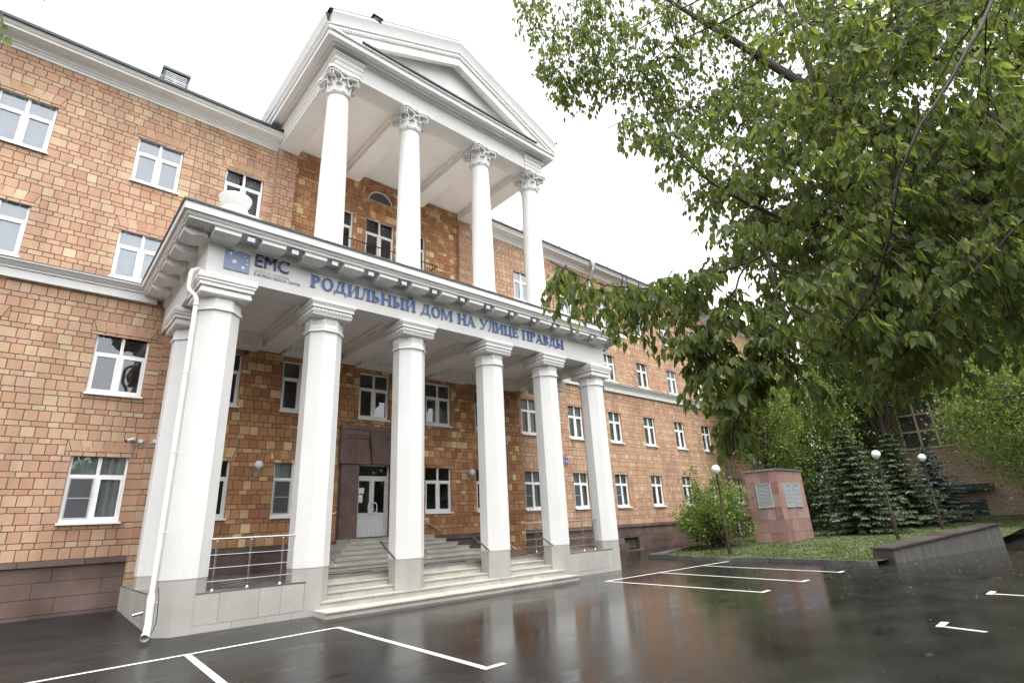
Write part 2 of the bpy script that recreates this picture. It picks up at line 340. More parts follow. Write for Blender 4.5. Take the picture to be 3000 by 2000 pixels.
for f in (2,):
    for x0 in (4.0, 6.7, 9.6, 12.2): add_win(x0, x0 + 1.26, f, 'dark')
# upper loggia: three tall openings, lunette handled as arch
add_win(4.86, 6.11, 3, 'dark', True, (11.4, 14.05)); add_win(6.67, 8.0, 3, 'dark', True, (11.4, 14.08)); add_win(8.45, 9.58, 3, 'dark', True, (11.4, 14.07))
LUN = (6.72, 7.94, 14.93, 15.52)      # arched window box
DOOR = (6.06, 8.62, 1.3, 5.2)
SOLID_SKIP = [(.3, 1.25, 0, 8.4), (13.78, 14.66, 0, 8.4), (2.93, 3.63, 8.8, 16), (11.35, 12.05, 8.8, 16)]   # piers cover the wall here
def rects_complement(openings, x0, x1, z0, z1):
    xs = sorted({x0, x1, *[min(max(v, x0), x1) for o in openings for v in o[:2]]}); zs = sorted({z0, z1, *[min(max(v, z0), z1) for o in openings for v in o[2:4]]})
    for j in range(len(zs) - 1):
        run = None
        for i in range(len(xs) - 1):
            cx, cz = (xs[i] + xs[i + 1]) / 2, (zs[j] + zs[j + 1]) / 2
            free = not any(o[0] < cx < o[1] and o[2] < cz < o[3] for o in openings)
            if free: run = [xs[i], xs[i + 1]] if run is None else [run[0], xs[i + 1]]
            if (not free or i == len(xs) - 2) and run: yield run[0], run[1], zs[j], zs[j + 1]; run = None
cuts = [o[:4] for o in OPEN] + [(6.75, 8.12, 1.25, 3.92), LUN]
mw = MB()
for x0, x1, z0, z1 in rects_complement(cuts, XL, XR, 1.2, 15.9): mw.quad((x0, 0, z0), (x1, 0, z0), (x1, 0, z1), (x0, 0, z1))
mw.build('wall_core', M['mortar'], BLD)
# block courses -----------------------------------------------------
PER, TALL = .4237, .278
def block(mb, fn, u0, u1, z0, z1, d, gap=.0075):
    """one facing block, fn maps (u, depth, z) to a point; depth grows outwards"""
    u0 += gap; u1 -= gap; z0 += gap; z1 -= gap
    if u1 - u0 < .02 or z1 - z0 < .006: return
    e = .004; d += random.uniform(-.003, .003); t1, t2 = random.uniform(-.0025, .0025), random.uniform(-.0025, .0025)
    P = [fn(u0, 0, z0), fn(u1, 0, z0), fn(u1, 0, z1), fn(u0, 0, z1), fn(u0 + e, d + t1, z0 + e), fn(u1 - e, d + t2, z0 + e), fn(u1 - e, d + t2, z1 - e), fn(u0 + e, d + t1, z1 - e)]
    mb.add(P, [(4, 5, 6, 7), (0, 1, 5, 4), (1, 2, 6, 5), (2, 3, 7, 6), (3, 0, 4, 7)])
def fill_run(mb, fn, u0, u1, z0, z1, bw, off, d):
    u = u0 - ((u0 + off) % bw) if u1 - u0 > 2 * bw else u0
    edges = [u0]; u += bw
    while u < u1 - .4 * bw:
        if u - u0 > .35 * bw: edges.append(u + random.uniform(-.03, .03))
        u += bw * random.choice([1, 1, 1, .96, 1.06])
    edges.append(u1)
    for a, b in zip(edges, edges[1:]): block(mb, fn, a, b, z0, z1, d)
def courses(mb, fn, u0, u1, z0, z1, holes, bw=.272, per=PER, tall=TALL, anchor=2.12, d=.014):
    k = math.floor((z0 - anchor) / per) - 1; rows = []
    while anchor + k * per < z1:
        b0 = anchor + k * per; rows += [(b0, b0 + tall), (b0 + tall, b0 + per)]; k += 1
    for ri, (za, zb) in enumerate(rows):
        za, zb = max(za, z0), min(zb, z1)
        if zb - za < .03: continue
        hs_ = sorted([h for h in holes if h[2] < zb - .002 and h[3] > za + .002 and h[1] > u0 and h[0] < u1])
        cur = u0; off = (.136 if ri % 2 else 0) + random.uniform(-.03, .03)
        for h in hs_:
            if h[0] > cur: fill_run(mb, fn, cur, h[0], za, zb, bw, off, d)
            cur = max(cur, h[1])
        if cur < u1: fill_run(mb, fn, cur, u1, za, zb, bw, off, d)
        for h in hs_:
            if h[2] - za > .02: fill_run(mb, fn, h[0], h[1], za, h[2], bw, off, d)
            if zb - h[3] > .02: fill_run(mb, fn, h[0], h[1], h[3], zb, bw, off, d)
FRONT = lambda y: (lambda u, dd, z: (u, y - dd, z))
def voussoirs(mb, fn, x0, x1, z0, z1, n=6, d=.018):
    bx = np.linspace(x0 - .02, x1 + .02, n + 1); tx = np.linspace(x0 - .13, x1 + .13, n + 1)
    g_ = .006
    for i in range(n):
        dd = d + random.uniform(-.003, .003)
        q = [(bx[i] + g_, z0 + g_), (bx[i + 1] - g_, z0 + g_), (tx[i + 1] - g_, z1 - g_), (tx[i] + g_, z1 - g_)]
        mb.prism(q, lambda u, v, w_: fn(u, w_, v), 0, dd)
    for a, b_, c_ in ((x0 - .15, x0 - .02, x0 - .13), (x1 + .15, x1 + .02, x1 + .13)):
        sgn = 1 if b_ > a else -1
        mb.prism([(a, z0 + g_), (b_ - sgn * g_ * 2, z0 + g_), (c_ - sgn * g_, z1 - g_ * 2)], lambda u, v, w_: fn(u, w_, v), 0, d - .004)
holes = [tuple(o[:4]) for o in OPEN] + SOLID_SKIP
def row_top(z):       # nearest course line above an opening
    b_ = [2.12 + k * PER + t_ for k in range(-3, 40) for t_ in (0, TALL)]
    return min(b_, key=lambda v: abs(v - (z + .29)))
lint = [(o[0] - .15, o[1] + .15, o[3], row_top(o[3])) for o in OPEN if o[5] and o[3] < 15]
lint = [l for l in lint if not (l[2] > 7.2 and l[2] < 7.5 and 2.8 < l[0] < 12.6)]
allh = holes + lint + [DOOR, (6.45, 8.2, 14.75, 15.9)]
# the arch over the middle loggia window
for (u0, u1, mat, z0, z1) in ((XL, .3, 'brick', 1.27, ZT), (14.66, XR, 'brick', 1.27, ZT)):
    mb = MB(); courses(mb, FRONT(0), u0, u1, z0, z1, allh)
    for l in lint:
        if l[0] > u0 - .3 and l[1] < u1 + .3: voussoirs(mb, FRONT(0), l[0] + .15, l[1] - .15, l[2], l[3])
    mb.build('brick_wall', M['brick'], BLD)
for u0, u1 in ((.3, 2.93), (12.05, 14.66)):
    mb = MB(); courses(mb, FRONT(0), u0, u1, 8.85, ZT, allh)
    for l in lint:
        if l[2] > 9 and u0 - .05 < l[0] < u1: voussoirs(mb, FRONT(0), l[0] + .15, l[1] - .15, l[2], l[3])
    mb.build('brick_wall', M['brick'], BLD)
mb = MB(); courses(mb, FRONT(0), 1.25, 13.78, 1.3, 7.6, allh); courses(mb, FRONT(0), 2.93, 12.05, 8.9, 15.9, allh)
for l in lint:
    if (l[2] < 5 and 1 < l[0] < 13.5) or (l[2] > 12 and 4 < l[0] < 10): voussoirs(mb, FRONT(0), l[0] + .15, l[1] - .15, l[2], l[3])
# arch ring of the lunette and the blocks around it
cxa, cza, r0, r1 = 7.33, 14.93, .60, .86
for i in range(15):
    a0, a1 = PI * i / 15 + .014, PI * (i + 1) / 15 - .014
    mb.prism([(cxa - r0 * math.cos(a0), cza + r0 * math.sin(a0)), (cxa - r1 * math.cos(a0), cza + r1 * math.sin(a0)), (cxa - r1 * math.cos(a1), cza + r1 * math.sin(a1)), (cxa - r0 * math.cos(a1), cza + r0 * math.sin(a1))],
             lambda u, v, w_: (u, -w_, v), 0, .022 + (.004 if i % 2 else 0))
fill_run(mb, FRONT(0), 6.45, 8.2, 14.755, 14.925, .272, 0, .014)
zz_ = 14.925
while zz_ < 15.88:
    zt_ = min(zz_ + (.15 if int(zz_ * 10) % 2 else .2), 15.9); hw_ = math.sqrt(max(0, (r1 - .02) ** 2 - ((zz_ + zt_) / 2 - cza) ** 2))
    if hw_ > 0: fill_run(mb, FRONT(0), 6.45, max(6.46, cxa - hw_), zz_, zt_, .272, 0, .012); fill_run(mb, FRONT(0), min(8.19, cxa + hw_), 8.2, zz_, zt_, .272, 0, .012)
    else: fill_run(mb, FRONT(0), 6.45, 8.2, zz_, zt_, .272, .1, .012)
    zz_ = zt_
mb.build('brick_wall', M['brick_shade'], BLD)
# arch infill behind the ring (flat core up to the intrados)
mb = MB(); N_ = 20
arc = [(cxa - r0 * math.cos(PI * i / N_), cza + r0 * math.sin(PI * i / N_)) for i in range(N_ + 1)]
poly = [(6.45, 14.93)] + [p for p in arc] + [(8.2, 14.93), (8.2, 15.9), (6.45, 15.9)]
for i in range(N_):
    (ua, va), (ub, vb) = arc[i], arc[i + 1]
    mb.quad((ua, -.002, va), (ub, -.002, vb), (ub, -.002, 15.9), (ua, -.002, 15.9)); mb.quad((ua, -.002, va), (ua, .14, va), (ub, .14, vb), (ub, -.002, vb))
mb.build('arch_core', M['mortar'], BLD)
# piers
for (u0, u1, z0, z1, mat, depth) in ((.3, 1.25, .5, 7.6, 'brick', .15), (13.78, 14.66, .5, 7.6, 'brick_shade', .15), (2.93, 3.63, 8.9, 15.55, 'brick', .15), (11.35, 12.05, 8.9, 15.55, 'brick', .15)):
    mb = MB(); mb.box(u0 + .004, u1 - .004, -depth + .001, -.001, z0, z1); mb.build('pier_core', M['mortar'], BLD)
    mb = MB(); courses(mb, FRONT(-depth), u0, u1, z0, z1, [], bw=.26)
    courses(mb, lambda u, dd, z: (u0 - dd, -u, z), .0, depth + .014, z0, z1, [], bw=.3); courses(mb, lambda u, dd, z: (u1 + dd, -u, z), .0, depth + .014, z0, z1, [], bw=.3)
    mb.build('brick_pier', M[mat], BLD)
# plinth
def slabs(name, mat, fn, u0, u1, z0, z1, rowh, w0, w1, holes=(), d=.02, gap=.002):
    mb = MB(); z = z0
    while z < z1 - .03:
        zb = min(z + rowh, z1); zb = z1 if z1 - zb < .08 else zb; u = u0
        while u < u1 - .02:
            ub = u + random.uniform(w0, w1); ub = u1 if u1 - ub < w0 * .4 else ub
            if not any(h[0] < (u + ub) / 2 < h[1] and h[2] < (z + zb) / 2 < h[3] for h in holes): block(mb, fn, u, ub, z, zb, d, gap)
            u = ub
        z = zb
    return mb.build(name, mat, BLD)
VENTS = [(21.7, 22.96, -.02, .62), (28.3, 29.5, -.02, .62)]
mb = MB()
for x0, x1, z0, z1 in rects_complement(VENTS, XL, XR, -.4, 1.16): mb.quad((x0, -.05, z0), (x1, -.05, z0), (x1, -.05, z1), (x0, -.05, z1))
for v in VENTS: mb.quad((v[0], .2, v[2]), (v[1], .2, v[2]), (v[1], .2, v[3]), (v[0], .2, v[3])); mb.quad((v[0], -.05, v[3]), (v[1], -.05, v[3]), (v[1], .2, v[3]), (v[0], .2, v[3])); mb.quad((v[0], -.05, v[2]), (v[0], .2, v[2]), (v[0], .2, v[3]), (v[0], -.05, v[3])); mb.quad((v[1], -.05, v[2]), (v[1], .2, v[2]), (v[1], .2, v[3]), (v[1], -.05, v[3]))
mb.build('plinth_core', M['mortar'], BLD)
slabs('plinth', M['granite'], FRONT(-.05), XL, .27, -.3, 1.13, .36, .9, 1.7)
slabs('plinth', M['granite'], FRONT(-.05), 1.27, 6.06, .5, 1.13, .63, .9, 1.7); slabs('plinth', M['granite'], FRONT(-.05), 8.62, 13.76, .5, 1.13, .63, .9, 1.7)
slabs('plinth', M['granite'], FRONT(-.05), 14.68, XR, -.3, 1.13, .33, .8, 1.5, VENTS)
for u0, u1 in ((XL, .295), (1.26, 6.06), (8.62, 13.77), (14.67, XR)): slabs('plinth_coping', M['granite'], lambda u, dd, z: (u, -dd, z), u0, u1, 1.13, 1.265, .135, 1.0, 1.6, d=.125, gap=.002)
for v in VENTS:
    o = MB(); o.box(v[0] + .05, v[1] - .05, .12, .16, v[2] + .1, v[3] - .03)
    for i in range(4): xx = v[0] + .1 + i * (v[1] - v[0] - .2) / 3; o.box(xx - .02, xx + .02, .1, .119, v[2] + .1, v[3] - .03)
    o.build('basement_shutter', M['wood'], BLD)
# dark rooms behind
mb = MB(); X0, X1, Y0, Y1, Z0, Z1 = XL + .02, XR - .02, .16, 3.0, 1.0, 15.85
mb.quad((X0, Y1, Z0), (X1, Y1, Z0), (X1, Y1, Z1), (X0, Y1, Z1))
for z in (1.0, 4.9, 8.3, 11.3, 15.6): mb.quad((X0, Y0, z), (X1, Y0, z), (X1, Y1, z), (X0, Y1, z))
for x in np.arange(X0, X1, 3.3): mb.quad((x, Y0 + .5, Z0), (x, Y1, Z0), (x, Y1, Z1), (x, Y0 + .5, Z1))
mb.build('rooms', M['interior'], BLD)
mb = MB(); mb.box(XL, XL + .01, .17, 12, 0, 15.9); mb.box(XR - .01, XR, .01, 12, 0, 15.9); mb.box(XL, XR, 11.9, 12, 0, 15.9); mb.build('end_walls', M['brick'], BLD)
# windows ------------------------------------------------------------
WCACHE = {}
def window_meshes(w_, h_, variant):
    key = (round(w_, 2), round(h_, 2), variant)
    if key in WCACHE: return WCACHE[key]
    tr_ = h_ * .66 if h_ < 2.3 else h_ * .74; F = .055; fr_ = MB(); xm = w_ / 2
    fr_.box(0, F, 0, .07, .05, h_); fr_.box(w_ - F, w_, 0, .07, .05, h_); fr_.box(F, w_ - F, 0, .07, h_ - F, h_); fr_.box(F, w_ - F, 0, .07, .05, .05 + F)
    fr_.box(xm - .04, xm + .04, -.004, .066, .05 + F, h_ - F); fr_.box(F, xm - .04, -.002, .068, tr_ - .035, tr_ + .035); fr_.box(xm + .04, w_ - F, -.002, .068, tr_ - .035, tr_ + .035)
    for a, b in ((F, xm - .04), (xm + .04, w_ - F)):      # opening sashes
        z0, z1 = .05 + F, tr_ - .035; S = .05
        fr_.box(a, a + S, -.012, .05, z0, z1); fr_.box(b - S, b, -.012, .05, z0, z1); fr_.box(a + S, b - S, -.012, .05, z0, z0 + S); fr_.box(a + S, b - S, -.012, .05, z1 - S, z1)
    gl_ = MB(); gl_.quad((F, .03, .1), (w_ - F, .03, .1), (w_ - F, .03, h_ - F), (F, .03, h_ - F))
    si = MB(); si.box(-.04, w_ + .04, -.17, .0, .0, .022); si.box(-.04, w_ + .04, -.178, -.17, -.03, .022); si.box(0, w_, -.004, .06, .022, .05)
    rv_ = MB(); ya, yb = -.085, .056
    rv_.quad((0, ya, 0), (0, yb, 0), (0, yb, h_), (0, ya, h_)); rv_.quad((w_, ya, 0), (w_, ya, h_), (w_, yb, h_), (w_, yb, 0)); rv_.quad((0, ya, h_), (0, yb, h_), (w_, yb, h_), (w_, ya, h_)); rv_.quad((0, ya, 0), (w_, ya, 0), (w_, yb, 0), (0, yb, 0))
    parts = {'frame': fr_, 'pane': gl_, 'sill': si, 'reveal': rv_}
    if variant == 'blind': bl = MB(); bl.box(.057, w_ - .057, .075, .08, .06, h_); parts['blind'] = bl
    if variant == 'half':
        bl = MB(); bl.box(.057, w_ - .057, .075, .08, h_ * .68, h_); parts['blind'] = bl
        cu = MB()
        for (a, b) in ((.03, w_ * .35), (w_ * .66, w_ - .03)):
            n = 12
            for i in range(n): u0, u1 = a + (b - a) * i / n, a + (b - a) * (i + 1) / n; y0 = .3 + .03 * (i % 2); y1 = .3 + .03 * ((i + 1) % 2); cu.quad((u0, y0, .05), (u1, y1, .05), (u1, y1, h_), (u0, y0, h_))
        parts['curtain'] = cu
    if variant == 'curtain':
        cu = MB()
        for (a, b, sk) in ((.02, w_ * .46, .35), (w_ * .55, w_ - .02, -.35)):
            n = 16
            for i in range(n):
                u0, u1 = a + (b - a) * i / n, a + (b - a) * (i + 1) / n; y0 = .22 + .04 * (i % 2); y1 = .22 + .04 * ((i + 1) % 2)
                cu.quad((u0 * .55 + (.0 if sk > 0 else w_ * .45), y0, .05), (u1 * .55 + (.0 if sk > 0 else w_ * .45), y1, .05), (u1, y1, h_), (u0, y0, h_))
        parts['curtain'] = cu
    if variant in ('sheer', 'screen'):
        cu = MB(); n = 26
        for i in range(n): u0, u1 = .03 + (w_ - .06) * i / n, .03 + (w_ - .06) * (i + 1) / n; y0 = .13 + .02 * (i % 2); y1 = .13 + .02 * ((i + 1) % 2); cu.quad((u0, y0, .05), (u1, y1, .05), (u1, y1, h_), (u0, y0, h_))
        parts['sheer_curtain'] = cu
    if variant == 'screen':
        sc_ = MB(); sc_.quad((F + .04, -.022, .15), (xm - .08, -.022, .15), (xm - .08, -.022, tr_ - .08), (F + .04, -.022, tr_ - .08)); parts['insect_mesh'] = sc_
        sf = MB(); a, b, z0, z1 = F + .01, xm - .05, .12, tr_ - .05
        sf.box(a, a + .03, -.03, -.013, z0, z1); sf.box(b - .03, b, -.03, -.013, z0, z1); sf.box(a + .03, b - .03, -.03, -.013, z0, z0 + .03); sf.box(a + .03, b - .03, -.03, -.013, z1 - .03, z1); sf.box(a + .03, b - .03, -.03, -.013, (z0 + z1) / 2 - .012, (z0 + z1) / 2 + .012); parts['screen_frame'] = sf
    if variant == 'tilt':
        ti = MB(); a, b, z0, z1 = F + .01, xm - .05, .11, tr_ - .04; q = lambda x, z: (x, .0 + .0, z)
        for (x0, x1, za, zb) in ((a, a + .06, z0, z1), (b - .06, b, z0, z1), (a + .06, b - .06, z0, z0 + .06), (a + .06, b - .06, z1 - .06, z1)):
            f_ = lambda x, y, z: (x, y + (z - z0) * .16, z)
            ti.add([f_(x0, .055, za), f_(x1, .055, za), f_(x1, .09, za), f_(x0, .09, za), f_(x0, .055, zb), f_(x1, .055, zb), f_(x1, .09, zb), f_(x0, .09, zb)], [(0, 3, 2, 1), (4, 5, 6, 7), (0, 1, 5, 4), (1, 2, 6, 5), (2, 3, 7, 6), (3, 0, 4, 7)])
        parts['tilted_sash'] = ti
    WCACHE[key] = (parts, {}); return WCACHE[key]
WMAT = {'sheer_curtain': 'sheer', 'reveal': 'brick', 'frame': 'plastic_white', 'pane': 'glass', 'sill': 'plastic_white', 'blind': 'blind', 'curtain': 'curtain', 'insect_mesh': 'screen', 'screen_frame': 'frame_grey', 'tilted_sash': 'plastic_white'}
def place_window(x0, x1, z0, z1, variant, y=.085):
    parts, done = window_meshes(x1 - x0, z1 - z0, variant); win = None
    if not done:
        for k, mbx in parts.items():
            nm = 'window' if k == 'frame' else k
            me = bpy.data.meshes.new(nm); me.from_pydata([tuple(p) for p in mbx.v], [], mbx.f); me.materials.append(M[WMAT[k]]); done[k] = me
    for k in parts:
        o = bpy.data.objects.new('window' if k == 'frame' else k, done[k]); COL.objects.link(o)
        if k == 'frame': o.parent = BLD; o.location = Vector((x0, y, z0)) - ORG[BLD.name]; win = o
        else: o.parent = win
    return win
for o in OPEN: place_window(o[0], o[1], o[2], o[3], o[4])
# lunette window
mb = MB(); mb.add([(cxa + (r0 - .05) * math.cos(PI * i / 20) * s_, y, cza + .05 + (r0 - .05) * math.sin(PI * i / 20)) for i in range(21) for s_ in (1,) for y in (.08,)], [tuple(range(21))]); 
fr_ = MB()
for i in range(20):
    a0, a1 = PI * i / 20, PI * (i + 1) / 20
    fr_.prism([(cxa + (r0 - .06) * math.cos(a0), cza + (r0 - .06) * math.sin(a0)), (cxa + r0 * math.cos(a0), cza + r0 * math.sin(a0)), (cxa + r0 * math.cos(a1), cza + r0 * math.sin(a1)), (cxa + (r0 - .06) * math.cos(a1), cza + (r0 - .06) * math.sin(a1))], lambda u, v, w_: (u, w_, v), .05, .12)
fr_.box(cxa - r0, cxa + r0, .052, .118, cza, cza + .06)
lw = fr_.build('arched_window', M['plastic_white'], BLD, loc=None); mb.build('pane', M['glass'], lw)

# door -----------------------------------------------------------------
DX0, DX1, DZ0, DZ1 = 6.78, 8.10, 1.37, 3.90
tm = MB()
tm.box(6.0, 8.66, -.16, -.02, 3.86, 5.2)                 # upper block of the surround
tm.box(6.12, 6.78, -.10, .3, 1.3, 3.858); tm.box(8.10, 8.56, -.10, .3, 1.3, 3.858)
tm.box(5.98, 8.68, -.26, -.161, 5.06, 5.22); tm.box(6.0, 6.22, -.24, -.161, 3.86, 5.058); tm.box(8.46, 8.66, -.24, -.161, 3.86, 5.058)
tm.box(6.22, 8.46, -.215, -.161, 4.9, 5.058); tm.box(6.22, 8.46, -.195, -.161, 4.76, 4.898)
tm.prism([(7.22, 3.862), (7.58, 3.862), (7.72, 5.05), (7.08, 5.05)], lambda u, v, w_: (u, w_, v), -.30, -.162)
tm.prism([(6.62, 3.863), (7.2, 3.863), (7.06, 4.74), (6.56, 4.74)], lambda u, v, w_: (u, w_, v), -.19, -.1625); tm.prism([(7.60, 3.863), (8.2, 3.863), (8.26, 4.74), (7.74, 4.74)], lambda u, v, w_: (u, w_, v), -.19, -.1625)
tm.box(6.2, 8.5, -.1, .3, 3.9, 3.94)
tm.build('door_surround', M['granite_dark'], BLD)
dr = MB(); y0 = .16
dr.box(DX0, DX0 + .06, y0, y0 + .09, DZ0, DZ1); dr.box(DX1 - .06, DX1, y0, y0 + .09, DZ0, DZ1); dr.box(DX0 + .06, DX1 - .06, y0, y0 + .09, DZ1 - .06, DZ1); dr.box(DX0 + .06, DX1 - .06, y0 - .002, y0 + .088, 3.40, 3.48)
door = dr.build('entrance_door', M['door_paint'], BLD)
tp = MB(); tp.quad((DX0 + .06, y0 + .04, 3.48), (DX1 - .06, y0 + .04, 3.48), (DX1 - .06, y0 + .04, DZ1 - .06), (DX0 + .06, y0 + .04, DZ1 - .06)); tp.build('pane', M['glass'], door)
dm = (DX0 + DX1) / 2
for a, b in ((DX0 + .065, dm - .005), (dm + .005, DX1 - .065)):
    lf = MB(); S = .085; z0, z1 = DZ0 + .02, 3.395
    lf.box(a, a + S, y0 + .01, y0 + .07, z0, z1); lf.box(b - S, b, y0 + .01, y0 + .07, z0, z1); lf.box(a + S, b - S, y0 + .01, y0 + .07, z1 - S, z1); lf.box(a + S, b - S, y0 + .01, y0 + .07, z0, z0 + .12); lf.box(a + S, b - S, y0 + .01, y0 + .07, 2.06, 2.2)
    lf.box(a + S, b - S, y0 + .03, y0 + .05, z0 + .12, 2.06); lf.build('door_leaf', M['door_paint'], door)
    gp_ = MB(); gp_.quad((a + S, y0 + .04, 2.2), (b - S, y0 + .04, 2.2), (b - S, y0 + .04, z1 - S), (a + S, y0 + .04, z1 - S)); gp_.build('pane', M['glass'], door)
    hx = b - .045 if a < dm - .3 else a + .045; sg = -1 if a < dm - .3 else 1
    hb = MB(); hb.tube([(hx, y0 + .01, 2.56), (hx, y0 - .07, 2.56), (hx + sg * .02, y0 - .09, 2.54), (hx + sg * .11, y0 - .09, 2.5), (hx + sg * .12, y0 - .09, 2.4), (hx + sg * .12, y0 - .09, 2.28), (hx + sg * .11, y0 - .09, 2.22), (hx + sg * .02, y0 - .09, 2.19), (hx, y0 - .07, 2.18), (hx, y0 + .01, 2.18)], .017, 10); hb.build('handle', M['plastic_white'], door, 60)

# band course, wing cornices, roof --------------------------------------
BP = [(0, 8.38), (.14, 8.38), (.14, 8.62), (.19, 8.63), (.19, 8.67), (.25, 8.70), (.30, 8.76), (.36, 8.78), (.36, 8.84)]
for a, b in ((XL, -.05), (15.4, XR)):
    mb = MB(); mb.sweep([(a, -.001), (b, -.001)], BP); bc = mb.build('band_course', M['white'], BLD, 25)
    mb = MB(); mb.sweep([(a, 0), (b, 0)], [(.0, 8.90), (.37, 8.845), (.375, 8.82), (.37, 8.842)]); mb.build('flashing', M['sheet_dark'], bc)
CP = [(0, 15.44), (.05, 15.44), (.05, 15.52), (.09, 15.54), (.09, 15.58), (.15, 15.61), (.15, 15.66), (.22, 15.70), (.24, 15.73), (.50, 15.75), (.50, 15.83), (.54, 15.85), (.56, 15.90), (.60, 15.94), (.62, 15.95)]
for a, b in ((XL, 2.94), (12.06, XR)):
    mb = MB(); mb.sweep([(a, -.001), (b, -.001)], CP); cn = mb.build('cornice', M['white'], BLD, 25)
    mb = MB(); mb.sweep([(a, 0), (b, 0)], [(.58, 15.93), (.66, 15.945), (.665, 16.03), (.60, 16.04), (-3, 17.3)]); mb.build('gutter', M['sheet_dark'], cn)
mb = MB(); mb.quad((XL, -.6, 16.03), (XR, -.6, 16.03), (XR, 6, 19.0), (XL, 6, 19.0)); mb.quad((XL, 6, 19.0), (XR, 6, 19.0), (XR, 12.6, 16.03), (XL, 12.6, 16.03)); mb.build('roof', M['sheet_dark'], BLD)

# ------------------------------------------------------------------ portico, lower tier
LX = [.70, 3.355, 6.065, 9.255, 11.965, 14.65]; LY = -4.57; FX0, FX1, FY = .20, 15.12, -5.03
T8 = PI / 8
def octa(mb, x, y, prof): mb.lathe([(a / math.cos(T8), z) for a, z in prof], x, y, 8, T8)
def square(mb, x, y, prof): mb.lathe([(a * math.sqrt(2), z) for a, z in prof], x, y, 4, PI / 4)
def lower_column(x, y, corner):
    c = MB(); octa(c, x, y, [(.432, .82), (.445, .83), (.445, 6.70)])
    col_ = c.build('column', M['white'], BLD)
    s_ = MB(); octa(s_, x, y, [(.437, -.4), (.437, .825)]); s_.build('column_base', M['tile'], col_)
    k = MB()
    if corner:
        octa(k, x, y, [(.445, 6.70), (.49, 6.70), (.49, 6.74), (.475, 6.76), (.48, 6.79), (.45, 6.80), (.45, 7.02), (.50, 7.06), (.52, 7.08)])
        square(k, x, y, [(.54, 7.03), (.57, 7.06), (.57, 7.10), (.555, 7.12), (.55, 7.20), (.56, 7.2)])
        square(k, x, y, [(.585, 7.21), (.60, 7.22), (.60, 7.30), (.63, 7.32), (.63, 7.37), (.655, 7.39), (.655, 7.47), (.62, 7.535)])
        k.build('capital', M['white_old'], col_)
    else:
        octa(k, x, y, [(.445, 6.70), (.49, 6.70), (.49, 6.74), (.475, 6.76), (.48, 6.79), (.44, 6.80), (.44, 7.05), (.46, 7.07), (.50, 7.10), (.53, 7.11)])
        # flutes: raised fillets between shallow niches on every facet
        for f in range(8):
            a = f * PI / 4; cx_, sx_ = math.cos(a), math.sin(a); t_ = .44 * math.tan(T8)
            n = 8
            for i in range(n + 1):
                u = -t_ + 2 * t_ * i / n; hw = .009
                fn = lambda uu, v, d_: (x + cx_ * d_ - sx_ * uu, y + sx_ * d_ + cx_ * uu, v)
                k.prism([(u - hw, 6.90), (u + hw, 6.90), (u + hw, 7.055), (u - hw, 7.055)], fn, .436, .462)
            k.prism([(-t_, 6.80), (t_, 6.80), (t_, 6.90), (-t_, 6.90)], fn, .436, .455)
        square(k, x, y, [(.50, 7.08), (.54, 7.11), (.54, 7.15), (.56, 7.16), (.56, 7.17)])
        square(k, x, y, [(.53, 7.17), (.53, 7.29), (.57, 7.295), (.585, 7.30), (.585, 7.38), (.60, 7.39), (.61, 7.42), (.63, 7.44), (.63, 7.48), (.59, 7.535)])
        cp = k.build('capital', M['white'], col_)
        e = MB()
        for side in range(4):
            ca, sa = math.cos(side * PI / 2), math.sin(side * PI / 2)
            for i in range(11):
                u = -.5 + i * .1
                X_, Y_ = x + ca * .545 - sa * u, y + sa * .545 + ca * u
                e.sphere((X_, Y_, 7.225), .037, 8, 6, 1.5)
                if i < 10: uu = u + .05; e.sphere((x + ca * .545 - sa * uu, y + sa * .545 + ca * uu, 7.235), .016, 6, 4, 3)
        e.build('egg_moulding', M['white'], cp, 60)
    return col_
for i, x in enumerate(LX): lower_column(x, LY, i in (0, 5))
for x in (LX[0], LX[5]): lower_column(x, -1.98, True)
# entablature
mb = MB(); mb.sweep([(FX0, -.0), (FX0, FY), (FX1, FY), (FX1, 0)], [(-.72, 7.54), (-.02, 7.54), (0, 7.545), (0, 8.30), (.03, 8.31), (.04, 8.36), (.08, 8.40), (.09, 8.44), (.09, 8.56), (.60, 8.56), (.60, 8.62), (.63, 8.63), (.66, 8.68), (.66, 8.70), (.72, 8.71), (.73, 8.90), (.70, 8.92), (-.5, 9.02)])
ENT = mb.build('entablature', M['white'], BLD, 25)
mb = MB(); mb.sweep([(FX0, -.3), (FX0, FY), (FX1, FY), (FX1, -.3)], [(-.52, 7.9), (-.72, 7.9), (-.72, 7.54)]); mb.build('inner_beam', M['ceiling'], ENT)
mb = MB(); mb.sweep([(FX0, -.25), (FX0, FY), (FX1, FY), (FX1, -.25)], [(.735, 8.895), (.755, 8.895), (.76, 8.95), (.74, 8.96), (.66, 8.965)]); mb.build('flashing', M['sheet_dark'], ENT)
def modillion_mesh():
    m = MB(); n = 10
    pts = [(0, 8.555), (0, 8.36)] + [(.46 * i / n, 8.365 + .045 * math.sin(i / n * PI * 2.0) * (1 - i / n * .3) + .05 * (i / n) ** 2) for i in range(1, n)] + [(.50, 8.43), (.50, 8.555)]
    m.prism(pts, lambda u, v, w_: (w_, -u, v), -.29, .29); m.prism([(0.0, 8.53), (.53, 8.53), (.55, 8.556), (0.0, 8.556)], lambda u, v, w_: (w_, -u, v), -.32, .32)
    return m
mo = modillion_mesh().build('modillion', M['white_old'], ENT, 40, loc=(0, 0, 0))
spots = [(.455 + 1.07 * k, FY - .09, 0) for k in range(14)] + [(FX0 - .09, y, -PI / 2) for y in (-4.92, -3.90, -2.90, -1.95, -1.05)] + [(FX1 + .09, y, PI / 2) for y in (-4.6, -3.6, -2.6, -1.6)]
